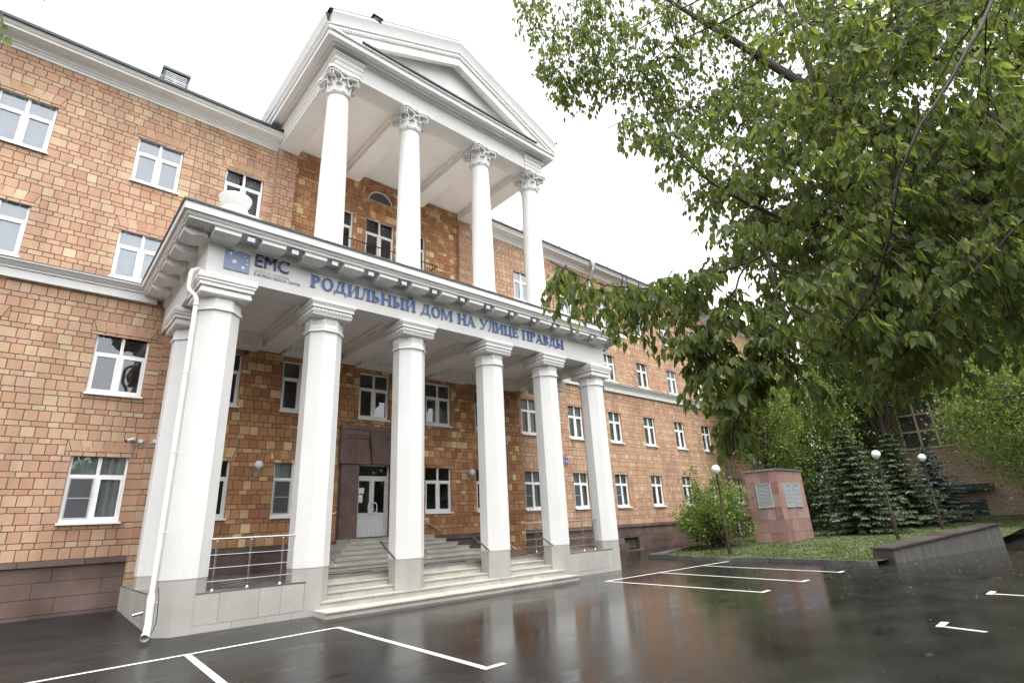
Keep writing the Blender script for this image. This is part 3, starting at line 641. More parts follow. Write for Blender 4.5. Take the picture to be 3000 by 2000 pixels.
for i, (x, y, rz) in enumerate(spots):
    o = mo if i == 0 else child_copy(mo, ENT)
    o.location = Vector((x, y, 0)) - ORG[BLD.name]; o.rotation_euler.z = rz
# coffers between the modillions (raised frames on the soffit)
mb = MB()
for k in range(13):
    x = .455 + 1.07 * k + .535; a, b, c_, d_ = x - .17, x + .17, FY - .50, FY - .16
    mb.box(a, b, c_, c_ + .03, 8.54, 8.565); mb.box(a, b, d_ - .03, d_, 8.54, 8.565); mb.box(a, a + .03, c_ + .03, d_ - .03, 8.54, 8.565); mb.box(b - .03, b, c_ + .03, d_ - .03, 8.54, 8.565)
for (x0, x1, y0, y1) in ((FX0 - .52, FX0 - .14, FY - .52, FY - .14), (FX1 + .14, FX1 + .52, FY - .52, FY - .14)):
    for q in (0, .05): mb.box(x0 + q, x1 - q, y0 + q, y0 + q + .03, 8.535 - q * .3, 8.565); mb.box(x0 + q, x1 - q, y1 - q - .03, y1 - q, 8.535 - q * .3, 8.565); mb.box(x0 + q, x0 + q + .03, y0 + q + .03, y1 - q - .03, 8.535 - q * .3, 8.565); mb.box(x1 - q - .03, x1 - q, y0 + q + .03, y1 - q - .03, 8.535 - q * .3, 8.565)
mb.build('coffers', M['white_old'], ENT)
# ceiling with beams
mb = MB(); mb.quad((FX0 + .5, -4.4, 7.88), (FX1 - .5, -4.4, 7.88), (FX1 - .5, .1, 7.88), (FX0 + .5, .1, 7.88))
for x in LX[1:5]:
    mb.box(x - .33, x + .33, -4.30, -.02, 7.50, 7.879); mb.box(x - .40, x - .331, -4.30, -.02, 7.70, 7.878); mb.box(x + .331, x + .40, -4.30, -.02, 7.70, 7.878)
xs_ = [FX0 + .72] + [v for x in LX[1:5] for v in (x - .40, x + .40)] + [FX1 - .72]
for a, b in zip(xs_[::2], xs_[1::2]):
    mb.box(a, b, -.62, -.021, 7.43, 7.877); mb.box(a, b, -4.309, -4.22, 7.70, 7.877); mb.box(a, a + .1, -4.219, -.621, 7.80, 7.876); mb.box(b - .1, b, -4.219, -.621, 7.80, 7.876)
mb.build('portico_ceiling', M['ceiling'], BLD)
mb = MB(); mb.box(FX0 + .3, FX1 - .3, -4.6, -.02, 8.9, 9.0); mb.build('terrace_slab', M['ceiling'], BLD)
# podium
PX0, PX1 = .26, 15.09; SX0, SX1 = 3.53, 11.78
def podium_run(fn, u0, u1, z0, z1, name='podium'):
    return slabs(name, M['tile'], fn, u0, u1, z0, z1, .62, .5, .85, d=.012, gap=.0015)
pod = MB()
for a, b in ((PX0 + .43, SX0), (SX1, PX1 - .43)): pod.box(a, b, -4.985, -.06, -.5, .52)
for a, b in ((PX0 + .012, PX0 + .43), (PX1 - .43, PX1 - .012)): pod.box(a + .0005, b - .0005, -4.57, -.06, -.5, .52)
pod.box(SX0 + .001, SX1 - .001, -4.02, -.06, -.5, .515)
pod.build('podium_core', M['tile'], BLD)
for a, b in ((PX0 + .6, SX0), (SX1, PX1 - .6)):
    slabs('podium', M['tile'], FRONT(-4.985), a, b, -.07, .518, .6, .45, .85, d=.013, gap=.0015); slabs('podium', M['tile'], FRONT(-4.985), a, b, -.28, -.07, .22, .45, .85, d=.013, gap=.0015)
slabs('podium', M['tile'], lambda u, dd, z: (PX0 + .012 - dd, -u, z), .07, 4.4, -.02, .518, .54, .4, .6, d=.012, gap=.0015); slabs('podium', M['tile'], lambda u, dd, z: (PX0 + .012 - dd, -u, z), .07, 4.4, -.26, -.02, .24, .4, .6, d=.012, gap=.0015)
slabs('podium', M['tile'], lambda u, dd, z: (PX1 - .012 + dd, -u, z), .07, 4.4, -.26, .518, .4, .4, .6, d=.012, gap=.0015)
mb = MB(); mb.box(PX0 + .5, SX0 + .003, -5.003, -.055, .521, .545); mb.box(SX1 - .003, PX1 - .5, -5.003, -.055, .521, .545); mb.box(PX0, PX0 + .4995, -4.4, -.055, .521, .545); mb.box(PX1 - .4995, PX1, -4.4, -.055, .521, .545); mb.box(SX0 + .004, SX1 - .004, -4.07, -.055, .516, .54)
mb.build('podium_deck', M['deck'], BLD)
# steps: a riser of jointed slabs under a tread with a nosing
def step(x0, x1, yf, yb, z0, z1, ends=True):
    mb = MB(); u = x0
    while u < x1 - .02:
        ub = u + random.uniform(.55, .75); ub = x1 if x1 - ub < .3 else ub
        block(mb, FRONT(yf + .02), u, ub, z0, z1 - .032, .006, .001); u = ub
    mb.box(x0 + .002, x1 - .002, yf + .019, yb, z0, z1 - .033)
    if ends:
        block(mb, lambda uu, dd, z: (x0 - dd, -uu, z), -yb, -yf - .02, z0, z1 - .032, .005, .001); block(mb, lambda uu, dd, z: (x1 + dd, -uu, z), -yb, -yf - .02, z0, z1 - .032, .005, .001)
    u = x0 - .012
    while u < x1:
        ub = u + random.uniform(1.1, 1.3); ub = x1 + .012 if x1 - ub < .6 else ub
        mb.box(u + .001, ub - .001, yf - .012, yb + .02, z1 - .03, z1); u = ub
    return mb.build('step', M['step'], BLD)
step(3.38, 11.80, -5.66, -5.0, -.35, -.09)
for k, (yf, z1) in enumerate([(-5.03, .065), (-4.70, .22), (-4.37, .375), (-4.05, .53)]): step(SX0, SX1, yf, yf + .35, z1 - .155, z1, False)
for k in range(6): step(6.05 - .285 * (5 - k), 9.25 + .285 * (5 - k), -1.2 - .3 * (5 - k), -.13, .545 + .1345 * k, .545 + .1345 * (k + 1))
# ------------------------------------------------------------------ portico, upper tier
UX = [3.27, 5.93, 9.09, 11.75]; UY = -4.65; EX0, EX1, EY = 2.95, 12.07, -5.05; ZA = 15.53
def leaf_strip(k, x, y, ang, r_in, z0, h, wd, curl, flare):
    n, m_ = 7, 5; vs = []
    for i in range(n):
        s_ = i / (n - 1); zz = z0 + h * (math.sin(min(s_, .86) / .86 * PI / 2)) - (.18 * h * max(0, s_ - .8) / .2); rr = r_in + flare * s_ + curl * max(0, s_ - .62) ** 1.4 * 4
        wv = wd * (1 - .25 * s_) * (1 if i < n - 1 else .45) * (1 + .16 * (-1) ** i)
        for j in range(m_):
            t_ = j / (m_ - 1) - .5; a = ang + t_ * wv / max(rr, .01); bul = .025 * (1 - (2 * t_) ** 2) + (.012 if j == 2 else 0)
            vs.append((x + (rr + bul) * math.cos(a), y + (rr + bul) * math.sin(a), zz - .02 * abs(2 * t_) ** 2 * s_))
    k.add(vs, [(i * m_ + j, i * m_ + j + 1, (i + 1) * m_ + j + 1, (i + 1) * m_ + j) for i in range(n - 1) for j in range(m_ - 1)])
def upper_column(x):
    c = MB(); n = 12
    c.lathe([(.40 - .075 * (i / n) ** 1.8, 9.45 + (14.72 - 9.45) * i / n) for i in range(n + 1)], x, UY, 40)
    col_ = c.build('column', M['white'], BLD, 40)
    s_ = MB(); square(s_, x, UY, [(.54, 9.0), (.54, 9.14)]); s_.lathe([(.50, 9.14), (.54, 9.18), (.54, 9.22), (.50, 9.26), (.44, 9.28), (.43, 9.32), (.46, 9.35), (.47, 9.39), (.44, 9.42), (.40, 9.45)], x, UY, 32); s_.build('column_base', M['white'], col_, 40)
    k = MB(); Z = 14.72
    k.lathe([(.325, Z), (.355, Z + .01), (.37, Z + .035), (.355, Z + .06), (.325, Z + .07), (.32, Z + .2), (.33, Z + .45), (.37, Z + .6), (.43, Z + .68), (.43, Z + .69)], x, UY, 32)
    for i in range(8): leaf_strip(k, x, UY, i * PI / 4 + PI / 8, .335, Z + .07, .30, .27, .09, .05)
    for i in range(8): leaf_strip(k, x, UY, i * PI / 4, .345, Z + .09, .48, .22, .10, .07)
    # corner volutes and inner spirals
    for q in range(4):
        a = PI / 4 + q * PI / 2
        for da in (-.10, .10):
            pts, rs = [], []
            pts.append((.36, Z + .30)); pts.append((.40, Z + .45)); pts.append((.46, Z + .56))
            for i in range(22):
                th = PI * .75 - i * .40; r_ = .105 * (1 - i / 26); pts.append((.56 + r_ * math.cos(th) * .95, Z + .545 + r_ * math.sin(th)))
            P3 = [(x + r_ * math.cos(a + da * (1 - .4 * min(1, i_ / 10))), UY + r_ * math.sin(a + da * (1 - .4 * min(1, i_ / 10))), z_) for i_, (r_, z_) in enumerate(pts)]
            k.tube(P3, [.028 - .0006 * i_ for i_ in range(len(P3))], 6)
        a = q * PI / 2
        for sd in (-1, 1):
            pts = []
            for i in range(14):
                th = -PI / 2 + i * .5; r_ = .055 * (1 - i / 18); pts.append((sd * (.10 - r_ * math.cos(th) * .9), Z + .58 + r_ * math.sin(th)))
            ca, sa = math.cos(a), math.sin(a)
            k.tube([(x + ca * .42 - sa * .15 * sd, UY + sa * .42 + ca * .15 * sd, Z + .38)] + [(x + ca * .435 - sa * u, UY + sa * .435 + ca * u, z_) for u, z_ in pts], .018, 6)
    # abacus with concave sides
    ab = []
    for q in range(4):
        a = PI / 4 + q * PI / 2
        for t_ in np.linspace(-.5, .5, 11)[:-1]:
            aa = a + PI / 4 + t_ * (PI / 2 - .20); rr = .46 + (.72 - .46) * (abs(2 * t_)) ** 1.7
            ab.append((rr * math.cos(aa), rr * math.sin(aa)))
        aa = a + PI / 4 + .5 * (PI / 2 - .20); ab.append((.72 * math.cos(aa), .72 * math.sin(aa)))
    for sc_, z0, z1 in ((.93, Z + .63, Z + .70), (1.0, Z + .701, Z + .80)): k.prism([(u * sc_, v * sc_) for u, v in ab], lambda u, v, d_: (x + u, UY + v, d_), z0, z1)
    cap = k.build('capital', M['white'], col_, 50)
    for q in range(4):
        r_ = MB(); a = q * PI / 2; ca, sa = math.cos(a), math.sin(a); bx, by, bz = x + ca * .49, UY + sa * .49, Z + .735
        r_.sphere((bx, by, bz), .035, 8, 6)
        for i in range(8):
            th = i * PI / 4; r_.sphere((bx - sa * .055 * math.cos(th), by + ca * .055 * math.cos(th), bz + .055 * math.sin(th)), .027, 6, 5)
        r_.build('rosette', M['white_old'], cap, 60)
for x in UX: upper_column(x)
# upper entablature: architrave + frieze box on three sides, fascias on the flanks and corner blocks
mb = MB(); mb.sweep([(EX0, .0), (EX0, EY), (EX1, EY), (EX1, 0)], [(-.68, ZA), (-.02, ZA), (0, ZA + .005), (0, 16.18), (.03, 16.19), (.05, 16.23), (.11, 16.24), (.13, 16.28), (.24, 16.29), (.25, 16.315), (.40, 16.32), (.40, 16.29), (.46, 16.29), (.46, 16.46), (.50, 16.48), (.51, 16.52), (.50, 16.56), (-.2, 16.60)])
UE = mb.build('upper_entablature', M['white'], BLD, 25)
FAS = [(0, ZA + .0), (.02, ZA + .002), (.02, ZA + .16), (.04, ZA + .165), (.04, ZA + .34), (.06, ZA + .345), (.06, ZA + .50), (.08, ZA + .51), (.10, ZA + .55), (.13, ZA + .57), (.13, ZA + .62), (.0, ZA + .64)]
mb = MB(); mb.sweep([(EX0, -.02), (EX0, EY), (EX0 + .86, EY), (EX0 + .86, EY + .1)], FAS); mb.build('fascia_moulding', M['white'], UE, 25); mb = MB(); mb.sweep([(EX1 - .86, EY + .1), (EX1 - .86, EY), (EX1, EY), (EX1, -.02)], FAS); mb.build('fascia_moulding', M['white'], UE, 25)
mb = MB(); mb.sweep([(EX0 + .62, EY), (EX1 - .62, EY)], [(.50, 16.562), (.565, 16.562), (.565, 16.625), (.53, 16.63)]); mb.build('flashing', M['sheet_dark'], UE); mb = MB(); mb.sweep([(EX0 + .62, EY), (EX1 - .62, EY)], [(.53, 16.629), (.0, 16.67)]); mb.build('ledge', M['white'], UE)
# gable
SL = (19.26 - 17.12) / (7.5 - 2.53); PXL, PXR, PZ0, PZ1 = 2.95, 12.07, 16.62, None
ZAP = lambda x, z_edge: z_edge + (7.51 - abs(x - 7.51)) * 0
RK = [(0, -.10), (.40, -.12), (.46, -.11), (.50, -.09), (.50, .06), (.54, .08), (.56, .20), (.62, .36), (.66, .44), (.66, .52), (.60, .54), (.0, .56)]
RK2 = [(0, -.14), (.05, -.17), (.08, -.22), (.14, -.24), (.15, -.28), (.37, -.33), (.38, -.40), (.45, -.40), (.455, -.10)]
ang = math.atan(SL); tyR = PXR + .45; tyL = PXL - .45; apx = 7.51
def rake(mb, prof, y_face, inset=0):
    """profile (out towards -Y, height measured square to the slope) along both slopes, mitred at the apex"""
    m = len(prof); vs = []
    for x in (tyL + inset, apx, tyR - inset):
        base = ZRL + SL * (apx - tyL - abs(x - apx))
        vs += [(x, y_face - o_, base + t_ / math.cos(ang)) for o_, t_ in prof]
    mb.add(vs, [(i * m + j, (i + 1) * m + j, (i + 1) * m + j + 1, i * m + j + 1) for i in range(2) for j in range(m - 1)])
    mb.f.append(tuple(len(mb.v) - 3 * m + j for j in range(m))); mb.f.append(tuple(len(mb.v) - m + j for j in range(m))[::-1])
ZRL = 16.53
mb = MB(); rake(mb, RK, EY); rake(mb, RK2, EY, .62)
# flank sima
mb.sweep([(EX0, 2.0), (EX0, EY - .45), ], [(.0, 16.50), (.44, 16.53), (.50, 16.60), (.50, 16.72), (.54, 16.74), (.56, 16.85), (.60, 16.98), (.62, 17.05), (.0, 17.05)]); mb.sweep([(EX1, EY - .45), (EX1, 2.0)], [(.0, 16.50), (.44, 16.53), (.50, 16.60), (.50, 16.72), (.54, 16.74), (.56, 16.85), (.60, 16.98), (.62, 17.05), (.0, 17.05)])
PED = mb.build('pediment', M['white'], BLD, 25)
mb = MB(); mb.add([(EX0, EY, 16.55), (EX1, EY, 16.55), (EX1, EY, ZRL + .15), (apx, EY, ZRL + SL * (apx - tyL) + .1), (EX0, EY, ZRL + .15)], [(0, 1, 2, 3, 4)])
mb.quad((EX0, EY, 16.4), (EX0, 3, 16.4), (EX0, 3, 17.1), (EX0, EY, 17.1)); mb.quad((EX1, EY, 16.4), (EX1, 3, 16.4), (EX1, 3, 17.1), (EX1, EY, 17.1)); mb.build('tympanum', M['white'], PED)
# gable roof sheet with a dark edge
mb = MB()
for sgn in (-1, 1):
    xe = apx + sgn * (apx - tyL + .12); ze = ZRL - .12 * SL + .545 / math.cos(ang); za = ZRL + SL * (apx - tyL) + .545 / math.cos(ang)
    P = [(apx, EY - .645, za), (xe, EY - .645, ze), (xe, 6, ze), (apx, 6, za)]; mb.add(P + [(a, b, c + .028) for a, b, c in P], [(0, 1, 2, 3), (4, 5, 6, 7), (0, 1, 5, 4), (1, 2, 6, 5), (2, 3, 7, 6)])
mb.build('gable_roof', M['sheet_dark'], PED)
# egg band on rake, horizontal cornice and left flank
e = MB()
L_ = math.hypot(apx - tyL, SL * (apx - tyL)); n = int(L_ / .10)
for sgn in (-1, 1):
    for i in range(n):
        t_ = (i + .5) / n; x = apx + sgn * (apx - tyL) * (1 - t_); z = ZRL + SL * (apx - tyL) * t_ - .03 / math.cos(ang); e.sphere((x, EY - .50, z), .036, 6, 5, 1.4)
for i in range(int((EX1 - EX0 + 1) / .10)): e.sphere((EX0 - .45 + .05 + i * .10, EY - .50, 16.50), .036, 6, 5, 1.3)
for i in range(46): e.sphere((EX0 - .50, EY - .45 + i * .10, 16.66), .036, 6, 5, 1.4)
e.build('egg_moulding', M['white_old'], PED, 60)
# upper ceiling
mb = MB(); mb.quad((EX0 + .3, EY + .5, 15.95), (EX1 - .3, EY + .5, 15.95), (EX1 - .3, .1, 15.95), (EX0 + .3, .1, 15.95))
for x in UX[1:3]: mb.box(x - .33, x + .33, EY + .66, -.02, ZA + .02, 15.949); mb.box(x - .40, x - .331, EY + .66, -.02, 15.80, 15.948); mb.box(x + .331, x + .40, EY + .66, -.02, 15.80, 15.948)
for x0, x1 in ((EX0 + .67, EX0 + .69), (EX1 - .69, EX1 - .67)): mb.box(x0, x1, EY + .6, -.02, ZA + .001, 15.947)
mb.box(EX0 + .6, EX1 - .6, EY + .66, EY + .68, ZA + .002, 15.946)
mb.build('loggia_ceiling', M['ceiling'], BLD)
# balcony rail in the loggia
mb = MB(); mb.box(4.9, 9.85, -.62, -.02, 11.2, 11.36); mb.build('balcony_slab', M['white_old'], BLD)
mb = MB(); mb.tube([(5.0, -.02, 12.42), (5.0, -.6, 12.42), (9.82, -.6, 12.42), (9.82, -.02, 12.42)], .024, 6); mb.tube([(5.0, -.6, 11.45), (9.82, -.6, 11.45)], .015, 6)
for i in range(38): xx = 5.0 + 4.82 * i / 37; mb.tube([(xx, -.6, 11.36), (xx, -.6, 12.41)], .010, 5)
mb.build('balcony_railing', M['iron'], BLD)

# ------------------------------------------------------------------ lettering and signs on the frieze
def glyphs():
    S, T, H = .215, .10, .06
    def R(x0, x1, z0, z1): return [(x0, z0), (x1, z0), (x1, z1), (x0, z1)]
    def stem(x, w_=S, a=.07): return [R(x, x + w_, 0, 1), [(x - a, 0), (x + w_ + a, 0), (x + w_ + a, .03), (x + w_, H + .04), (x, H + .04), (x - a, .03)], [(x - a, 1), (x - a, .97), (x, 1 - H - .04), (x + w_, 1 - H - .04), (x + w_ + a, .97), (x + w_ + a, 1)]]
    def ring(cx, cz, ox, oz, ix, iz, a0, a1, n=14):
        out = []
        for i in range(n):
            t0, t1 = a0 + (a1 - a0) * i / n, a0 + (a1 - a0) * (i + 1) / n
            out.append([(cx + ix * math.cos(t0), cz + iz * math.sin(t0)), (cx + ox * math.cos(t0), cz + oz * math.sin(t0)), (cx + ox * math.cos(t1), cz + oz * math.sin(t1)), (cx + ix * math.cos(t1), cz + iz * math.sin(t1))])
        return out
    def bowl(x, cz, rx, rz): return ring(x, cz, rx, rz, rx - S * .95, rz - T, -PI / 2, PI / 2)
    def foot(x0, x1, z=0, h=.06): return R(x0, x1, z, z + h)
    g = {}
    g['Р'] = (stem(.09) + bowl(.28, .73, .40, .27) + [R(.2, .30, .46, .545), R(.2, .30, .915, 1)], .74)
    g['О'] = (ring(.44, .5, .42, .52, .22, .44, 0, 2 * PI, 26), .90)
    g['Д'] = ([[(.14, .08), (.25, .08), (.42, .92), (.33, .92)], R(.54, .73, .08, .98), R(.26, .82, .93, 1), R(.02, .88, .07, .15), [(.02, -.2), (.07, -.2), (.13, .07), (.02, .07)], [(.83, -.2), (.88, -.2), (.88, .07), (.77, .07)]], .94)
    I = stem(.09) + stem(.65) + [[(.27, .10), (.27, .24), (.66, .92), (.66, .78)]]
    g['И'] = (I, .96)
    g['Й'] = (I + ring(.46, 1.24, .2, .17, .13, .11, PI * 1.05, PI * 1.95, 8), .96)
    g['Л'] = ([[(.17, .0), (.27, .05), (.42, .92), (.33, .92)], [(.02, .0), (.20, .0), (.24, .08), (.06, .13)]] + stem(.54) + [R(.24, .6, .93, 1)], .84)
    g['Ь'] = (stem(.09) + bowl(.28, .27, .40, .27) + [R(.2, .30, 0, .085), R(.2, .30, .455, .54)], .74)
    g['Н'] = (stem(.09) + stem(.65) + [R(.27, .66, .455, .54)], .96)
    g['Ы'] = (stem(.09) + bowl(.28, .27, .34, .27) + [R(.2, .30, 0, .085), R(.2, .30, .455, .54)] + stem(.74), 1.06)
    g['М'] = (stem(.08, .09) + stem(.86) + [[(.10, 1), (.29, 1), (.62, .06), (.5, .06)], [(.5, .06), (.58, .06), (.90, .98), (.83, .98)]], 1.18)
    g['А'] = ([[(.06, .02), (.15, .02), (.46, .96), (.40, 1.0)], [(.36, 1.02), (.48, 1.02), (.84, .02), (.62, .02)], R(.2, .66, .28, .35), foot(-.02, .24), foot(.52, .93)], .92)
    g['У'] = ([[(.04, .98), (.25, .98), (.53, .32), (.43, .26)], [(.80, .98), (.72, .98), (.36, .10), (.28, .02), (.34, 0), (.42, .05)], [(.1, -.01), (.34, -.01), (.36, .09), (.12, .13)], foot(-.03, .34, .94), foot(.6, .92, .94)], .86)
    g['Ц'] = (stem(.09) + stem(.62) + [R(.2, .9, 0, .085), [(.84, -.2), (.90, -.2), (.90, .0), (.78, .0)]], .95)
    g['Е'] = (stem(.09) + [R(.2, .68, 0, .085), R(.2, .64, .915, 1), R(.2, .54, .465, .545), R(.62, .70, .0, .24), R(.58, .66, .78, 1), R(.5, .56, .38, .63)], .76)
    g['П'] = (stem(.09) + stem(.65) + [R(.2, .7, .915, 1)], .96)
    g['В'] = (stem(.09) + bowl(.28, .745, .36, .255) + bowl(.28, .265, .42, .275) + [R(.2, .3, 0, .085), R(.2, .3, .46, .545), R(.2, .3, .915, 1)], .78)
    return g
GL = glyphs(); TEXT = 'РОДИЛЬНЫЙ ДОМ НА УЛИЦЕ ПРАВДЫ'
tot = sum(.40 if ch == ' ' else GL[ch][1] for ch in TEXT); TX0, TX1, TZ, TH = 2.68, 12.65, 7.865, .355
kx = (TX1 - TX0) / tot; SG = thing('frieze_lettering', (7.6, FY, TZ), 'long line of raised blue serif letters across the white frieze', 'lettering')
u = TX0
for ch in TEXT:
    if ch == ' ': u += .40 * kx; continue
    polys, adv = GL[ch]; mb = MB(); bk = MB()
    for i, p in enumerate(polys):
        mb.prism([(u + a * kx, TZ + b_ * TH) for a, b_ in p], lambda a, b_, d_: (a, FY - d_, b_), .034, .044 + .0004 * (i % 23))
        bk.prism([(u + a * kx + .004, TZ + b_ * TH - .012) for a, b_ in p], lambda a, b_, d_: (a, FY - d_, b_), .004, .0325 - .0003 * (i % 23))
    lt = mb.build('letter', M['letter_blue'], SG); bk.build('letter_edge', M['letter_side'], lt); u += adv * kx
def text_part(body, name, x0, x1, z0, z1, yf, depth, mat, parent, mapper=None):
    cu = bpy.data.curves.new(name, 'FONT'); cu.body = body; cu.extrude = .5; tmp = bpy.data.objects.new(name, cu); COL.objects.link(tmp)
    bpy.context.view_layer.update(); me = bpy.data.meshes.new_from_object(tmp.evaluated_get(bpy.context.evaluated_depsgraph_get())); bpy.data.objects.remove(tmp)
    co = np.array([v.co[:] for v in me.vertices]); mn, mxv = co.min(0), co.max(0); og = np.array(origin_of(parent))
    X_ = x0 + (co[:, 0] - mn[0]) / (mxv[0] - mn[0]) * (x1 - x0); Z_ = z0 + (co[:, 1] - mn[1]) / (mxv[1] - mn[1]) * (z1 - z0); Y_ = yf - depth * (co[:, 2] - mn[2]) / max(mxv[2] - mn[2], 1e-6)
    P = np.stack([X_, Y_, Z_], 1)
    me.vertices.foreach_set('co', (P - og).ravel()); me.materials.clear(); me.materials.append(mat); me.update()
    o = bpy.data.objects.new(name, me); COL.objects.link(o); o.parent = parent; return o
LG = thing('logo_sign', (1.5, FY, 7.8), 'grey starred square with violet EMC letters at the left end of the frieze', 'sign')
mb = MB(); mb.box(.57, 1.15, FY - .03, FY - .005, 7.785, 8.385); pnl = mb.build('logo_panel', M['logo_grey'], LG)
mb = MB(); mb.box(.88, 1.01, FY - .0325, FY - .0302, 8.315, 8.385); mb.build('dark_square', M['logo_dark'], pnl)
def star(mb, cx, cz, r):
    p = [((r if i % 2 == 0 else r * .4) * math.sin(i * PI / 5), (r if i % 2 == 0 else r * .4) * math.cos(i * PI / 5)) for i in range(10)]
    mb.prism([(cx + a, cz + b_) for a, b_ in p], lambda a, b_, d_: (a, FY - d_, b_), .0302, .035)
mb = MB()
for cx_, cz_, r_ in ((.79, 8.02, .075), (1.0, 7.91, .055), (.69, 8.215, .055), (.79, 8.295, .032), (1.095, 8.02, .032), (1.085, 8.125, .024), (1.03, 8.21, .018)): star(mb, cx_, cz_, r_)
mb.build('star', M['paper'], pnl)
text_part('EMC', 'logo_letters', 1.27, 2.11, 8.05, 8.385, FY - .006, .045, M['letter_violet'], LG)
mb = MB(); mb.prism([(2.02, 8.335), (2.10, 8.27), (2.115, 8.31), (2.06, 8.36)], lambda a, b_, d_: (a, FY - d_, b_), .0515, .053); mb.build('dark_tip', M['sign_blue'], LG)
text_part('GROUP OF COMPANIES', 'small_letters', 1.27, 2.15, 7.89, 7.968, FY - .004, .006, M['letter_grey'], LG)
text_part('EUROPEAN MEDICAL CENTER', 'small_letters', 1.27, 2.44, 7.79, 7.868, FY - .004, .006, M['letter_violet'], LG)
HN = thing('house_number_sign', (17.5, -.03, 4.36), 'small dark blue plate with white number 15 on the brick right wing', 'sign')
mb = MB(); mb.box(16.95, 17.85, -.06, -.02, 4.215, 4.515); pl = mb.build('sign_plate', M['sign_blue'], HN)
mb = MB(); mb.box(17.555, 17.57, -.0625, -.0602, 4.25, 4.48); mb.box(17.0, 17.80, -.0628, -.0604, 4.235, 4.243); mb.build('white_line', M['paper'], pl)
text_part('15', 'number', 17.62, 17.80, 4.29, 4.45, -.0602, .003, M['paper'], pl)
for (x0, x1, z0, z1, lab, lines) in ((6.90, 7.14, 2.87, 3.06, 'wide white paper notice taped inside the left door leaf', 2), (6.88, 7.09, 2.56, 2.83, 'tall white paper notice under another notice on the left door leaf', 7)):
    nb = MB(); nb.box(x0, x1, .176, .178, z0, z1); o = tag(nb.build('paper_notice', M['paper'], None, loc=(x0, .177, z0)), lab, 'notice', 'paper notices on the entrance door')
    nb = MB()
    for i in range(lines): zz = z1 - .05 - i * (z1 - z0 - .08) / max(lines - 1, 1); nb.box(x0 + .05 + (.03 if i == 0 else 0), x1 - .05 - .02 * (i % 3), .1745, .1755, zz - .006, zz)
    c = nb.build('printed_lines', M['letter_grey'], None); c.parent = o; c.location = (0, 0, 0); c.data.transform(Matrix.Translation((-x0, -.177, -z0)))

# ------------------------------------------------------------------ fittings on the building
def wall_lamp(x, z, label):
    r = thing('wall_lamp', (x, 0, z), label, 'wall lamp', 'globe lamps on the wall beside the entrance')
    mb = MB(); mb.sphere((x, -.24, z), .13, 24, 16); mb.build('globe', M['globe'], r, 60)
    mb = MB(); mb.lathe([(.05, z - .19), (.055, z - .17), (.06, z - .12), (.045, z - .10)], x, -.24, 14); mb.tube([(x, -.24, z - .18), (x, -.24, z - .25), (x, -.20, z - .28), (x, -.04, z - .28)], .016, 8); mb.box(x - .045, x + .045, -.045, -.014, z - .34, z - .21); mb.build('bracket', M['zinc'], r, 40)
wall_lamp(3.32, 3.72, 'white globe wall lamp on steel bracket left of the entrance steps'); wall_lamp(11.73, 3.68, 'white globe wall lamp on steel bracket right of the entrance steps')
dp = thing('drainpipe', (.12, -5.05, -.2), 'white drainpipe running down the front left corner column', 'drainpipe')
mb = MB(); mb.tube([(.19, -4.72, 7.74), (.08, -4.76, 7.72), (-.02, -4.82, 7.64), (-.05, -4.85, 7.54), (-.05, -4.86, 7.18), (-.03, -4.88, 7.10), (.08, -4.96, 6.97), (.12, -4.99, 6.88), (.12, -5.0, 6.0), (.12, -5.03, .62)], .05, 14)
mb.build('pipe', M['pipe_white'], dp, 50)
mb = MB(); mb.tube([(.12, -5.03, .63), (.12, -5.04, .50), (.12, -5.05, .38), (.13, -5.06, .10), (.12, -5.08, -.06), (.08, -5.18, -.13)], [.06, .072, .066, .064, .068, .08], 14, cap=False); mb.build('outlet_shoe', M['pipe_white'], dp, 50)
for z in (6.72, 5.1, 3.35, 1.75, .45): b2 = MB(); b2.lathe([(.053, z - .018), (.063, z - .016), (.063, z + .016), (.053, z + .018)], .12, -5.0 - .02 * (6 - z) / 6, 14); b2.tube([(.12, -4.99, z), (.30, -4.90, z)], .008, 6); b2.build('pipe_bracket', M['pipe_white'], dp)
wr = thing('cable', (.2, -5.1, .4), 'thin black cable looping beside the foot of the white drainpipe', 'cable')
mb = MB(); mb.tube([(.22, -5.02, .72), (.24, -5.06, .55), (.25, -5.08, .3), (.25, -5.10, .1), (.21, -5.12, -.04), (.13, -5.14, -.1)], .008, 6); mb.build('cable_loop', M['iron'], wr)
sp_ = thing('spout', (.2, -2.4, .12), 'short grey pipe stub sticking out of the podium flank', 'pipe stub')
mb = MB(); mb.tube([(.26, -3.55, .16), (.08, -3.55, .13)], .035, 10, cap=False); mb.tube([(.26, -3.55, .16), (.09, -3.55, .132)], .028, 10); mb.build('stub', M['zinc'], sp_, 50)
for (x, z1, lab) in ((20.77, 15.8, 'grey metal downpipe with funnel head near the portico on the right wing'), (33.9, 15.8, 'grey metal downpipe further along the right wing behind the kiosk')):
    r = thing('downpipe', (x, -.2, 0), lab, 'downpipe', 'metal downpipes of the right wing'); mb = MB()
    mb.tube([(x, -.58, 15.6), (x, -.50, 15.3), (x, -.24, 14.9), (x, -.20, 14.6), (x, -.20, 9.1), (x, -.42, 8.95), (x, -.42, 8.3), (x, -.2, 8.1), (x, -.20, .3), (x, -.35, .1)], .075, 10); mb.build('pipe', M['zinc'], r, 50)
    mb = MB(); mb.lathe([(.08, 15.45), (.09, 15.6), (.20, 15.85), (.20, 15.98), (.17, 15.98)], x, -.58, 14); mb.build('funnel_head', M['zinc'], r, 50)
ur = thing('urn', (.74, LY, 9.0), 'white fluted stone urn on the left corner of the terrace', 'urn')
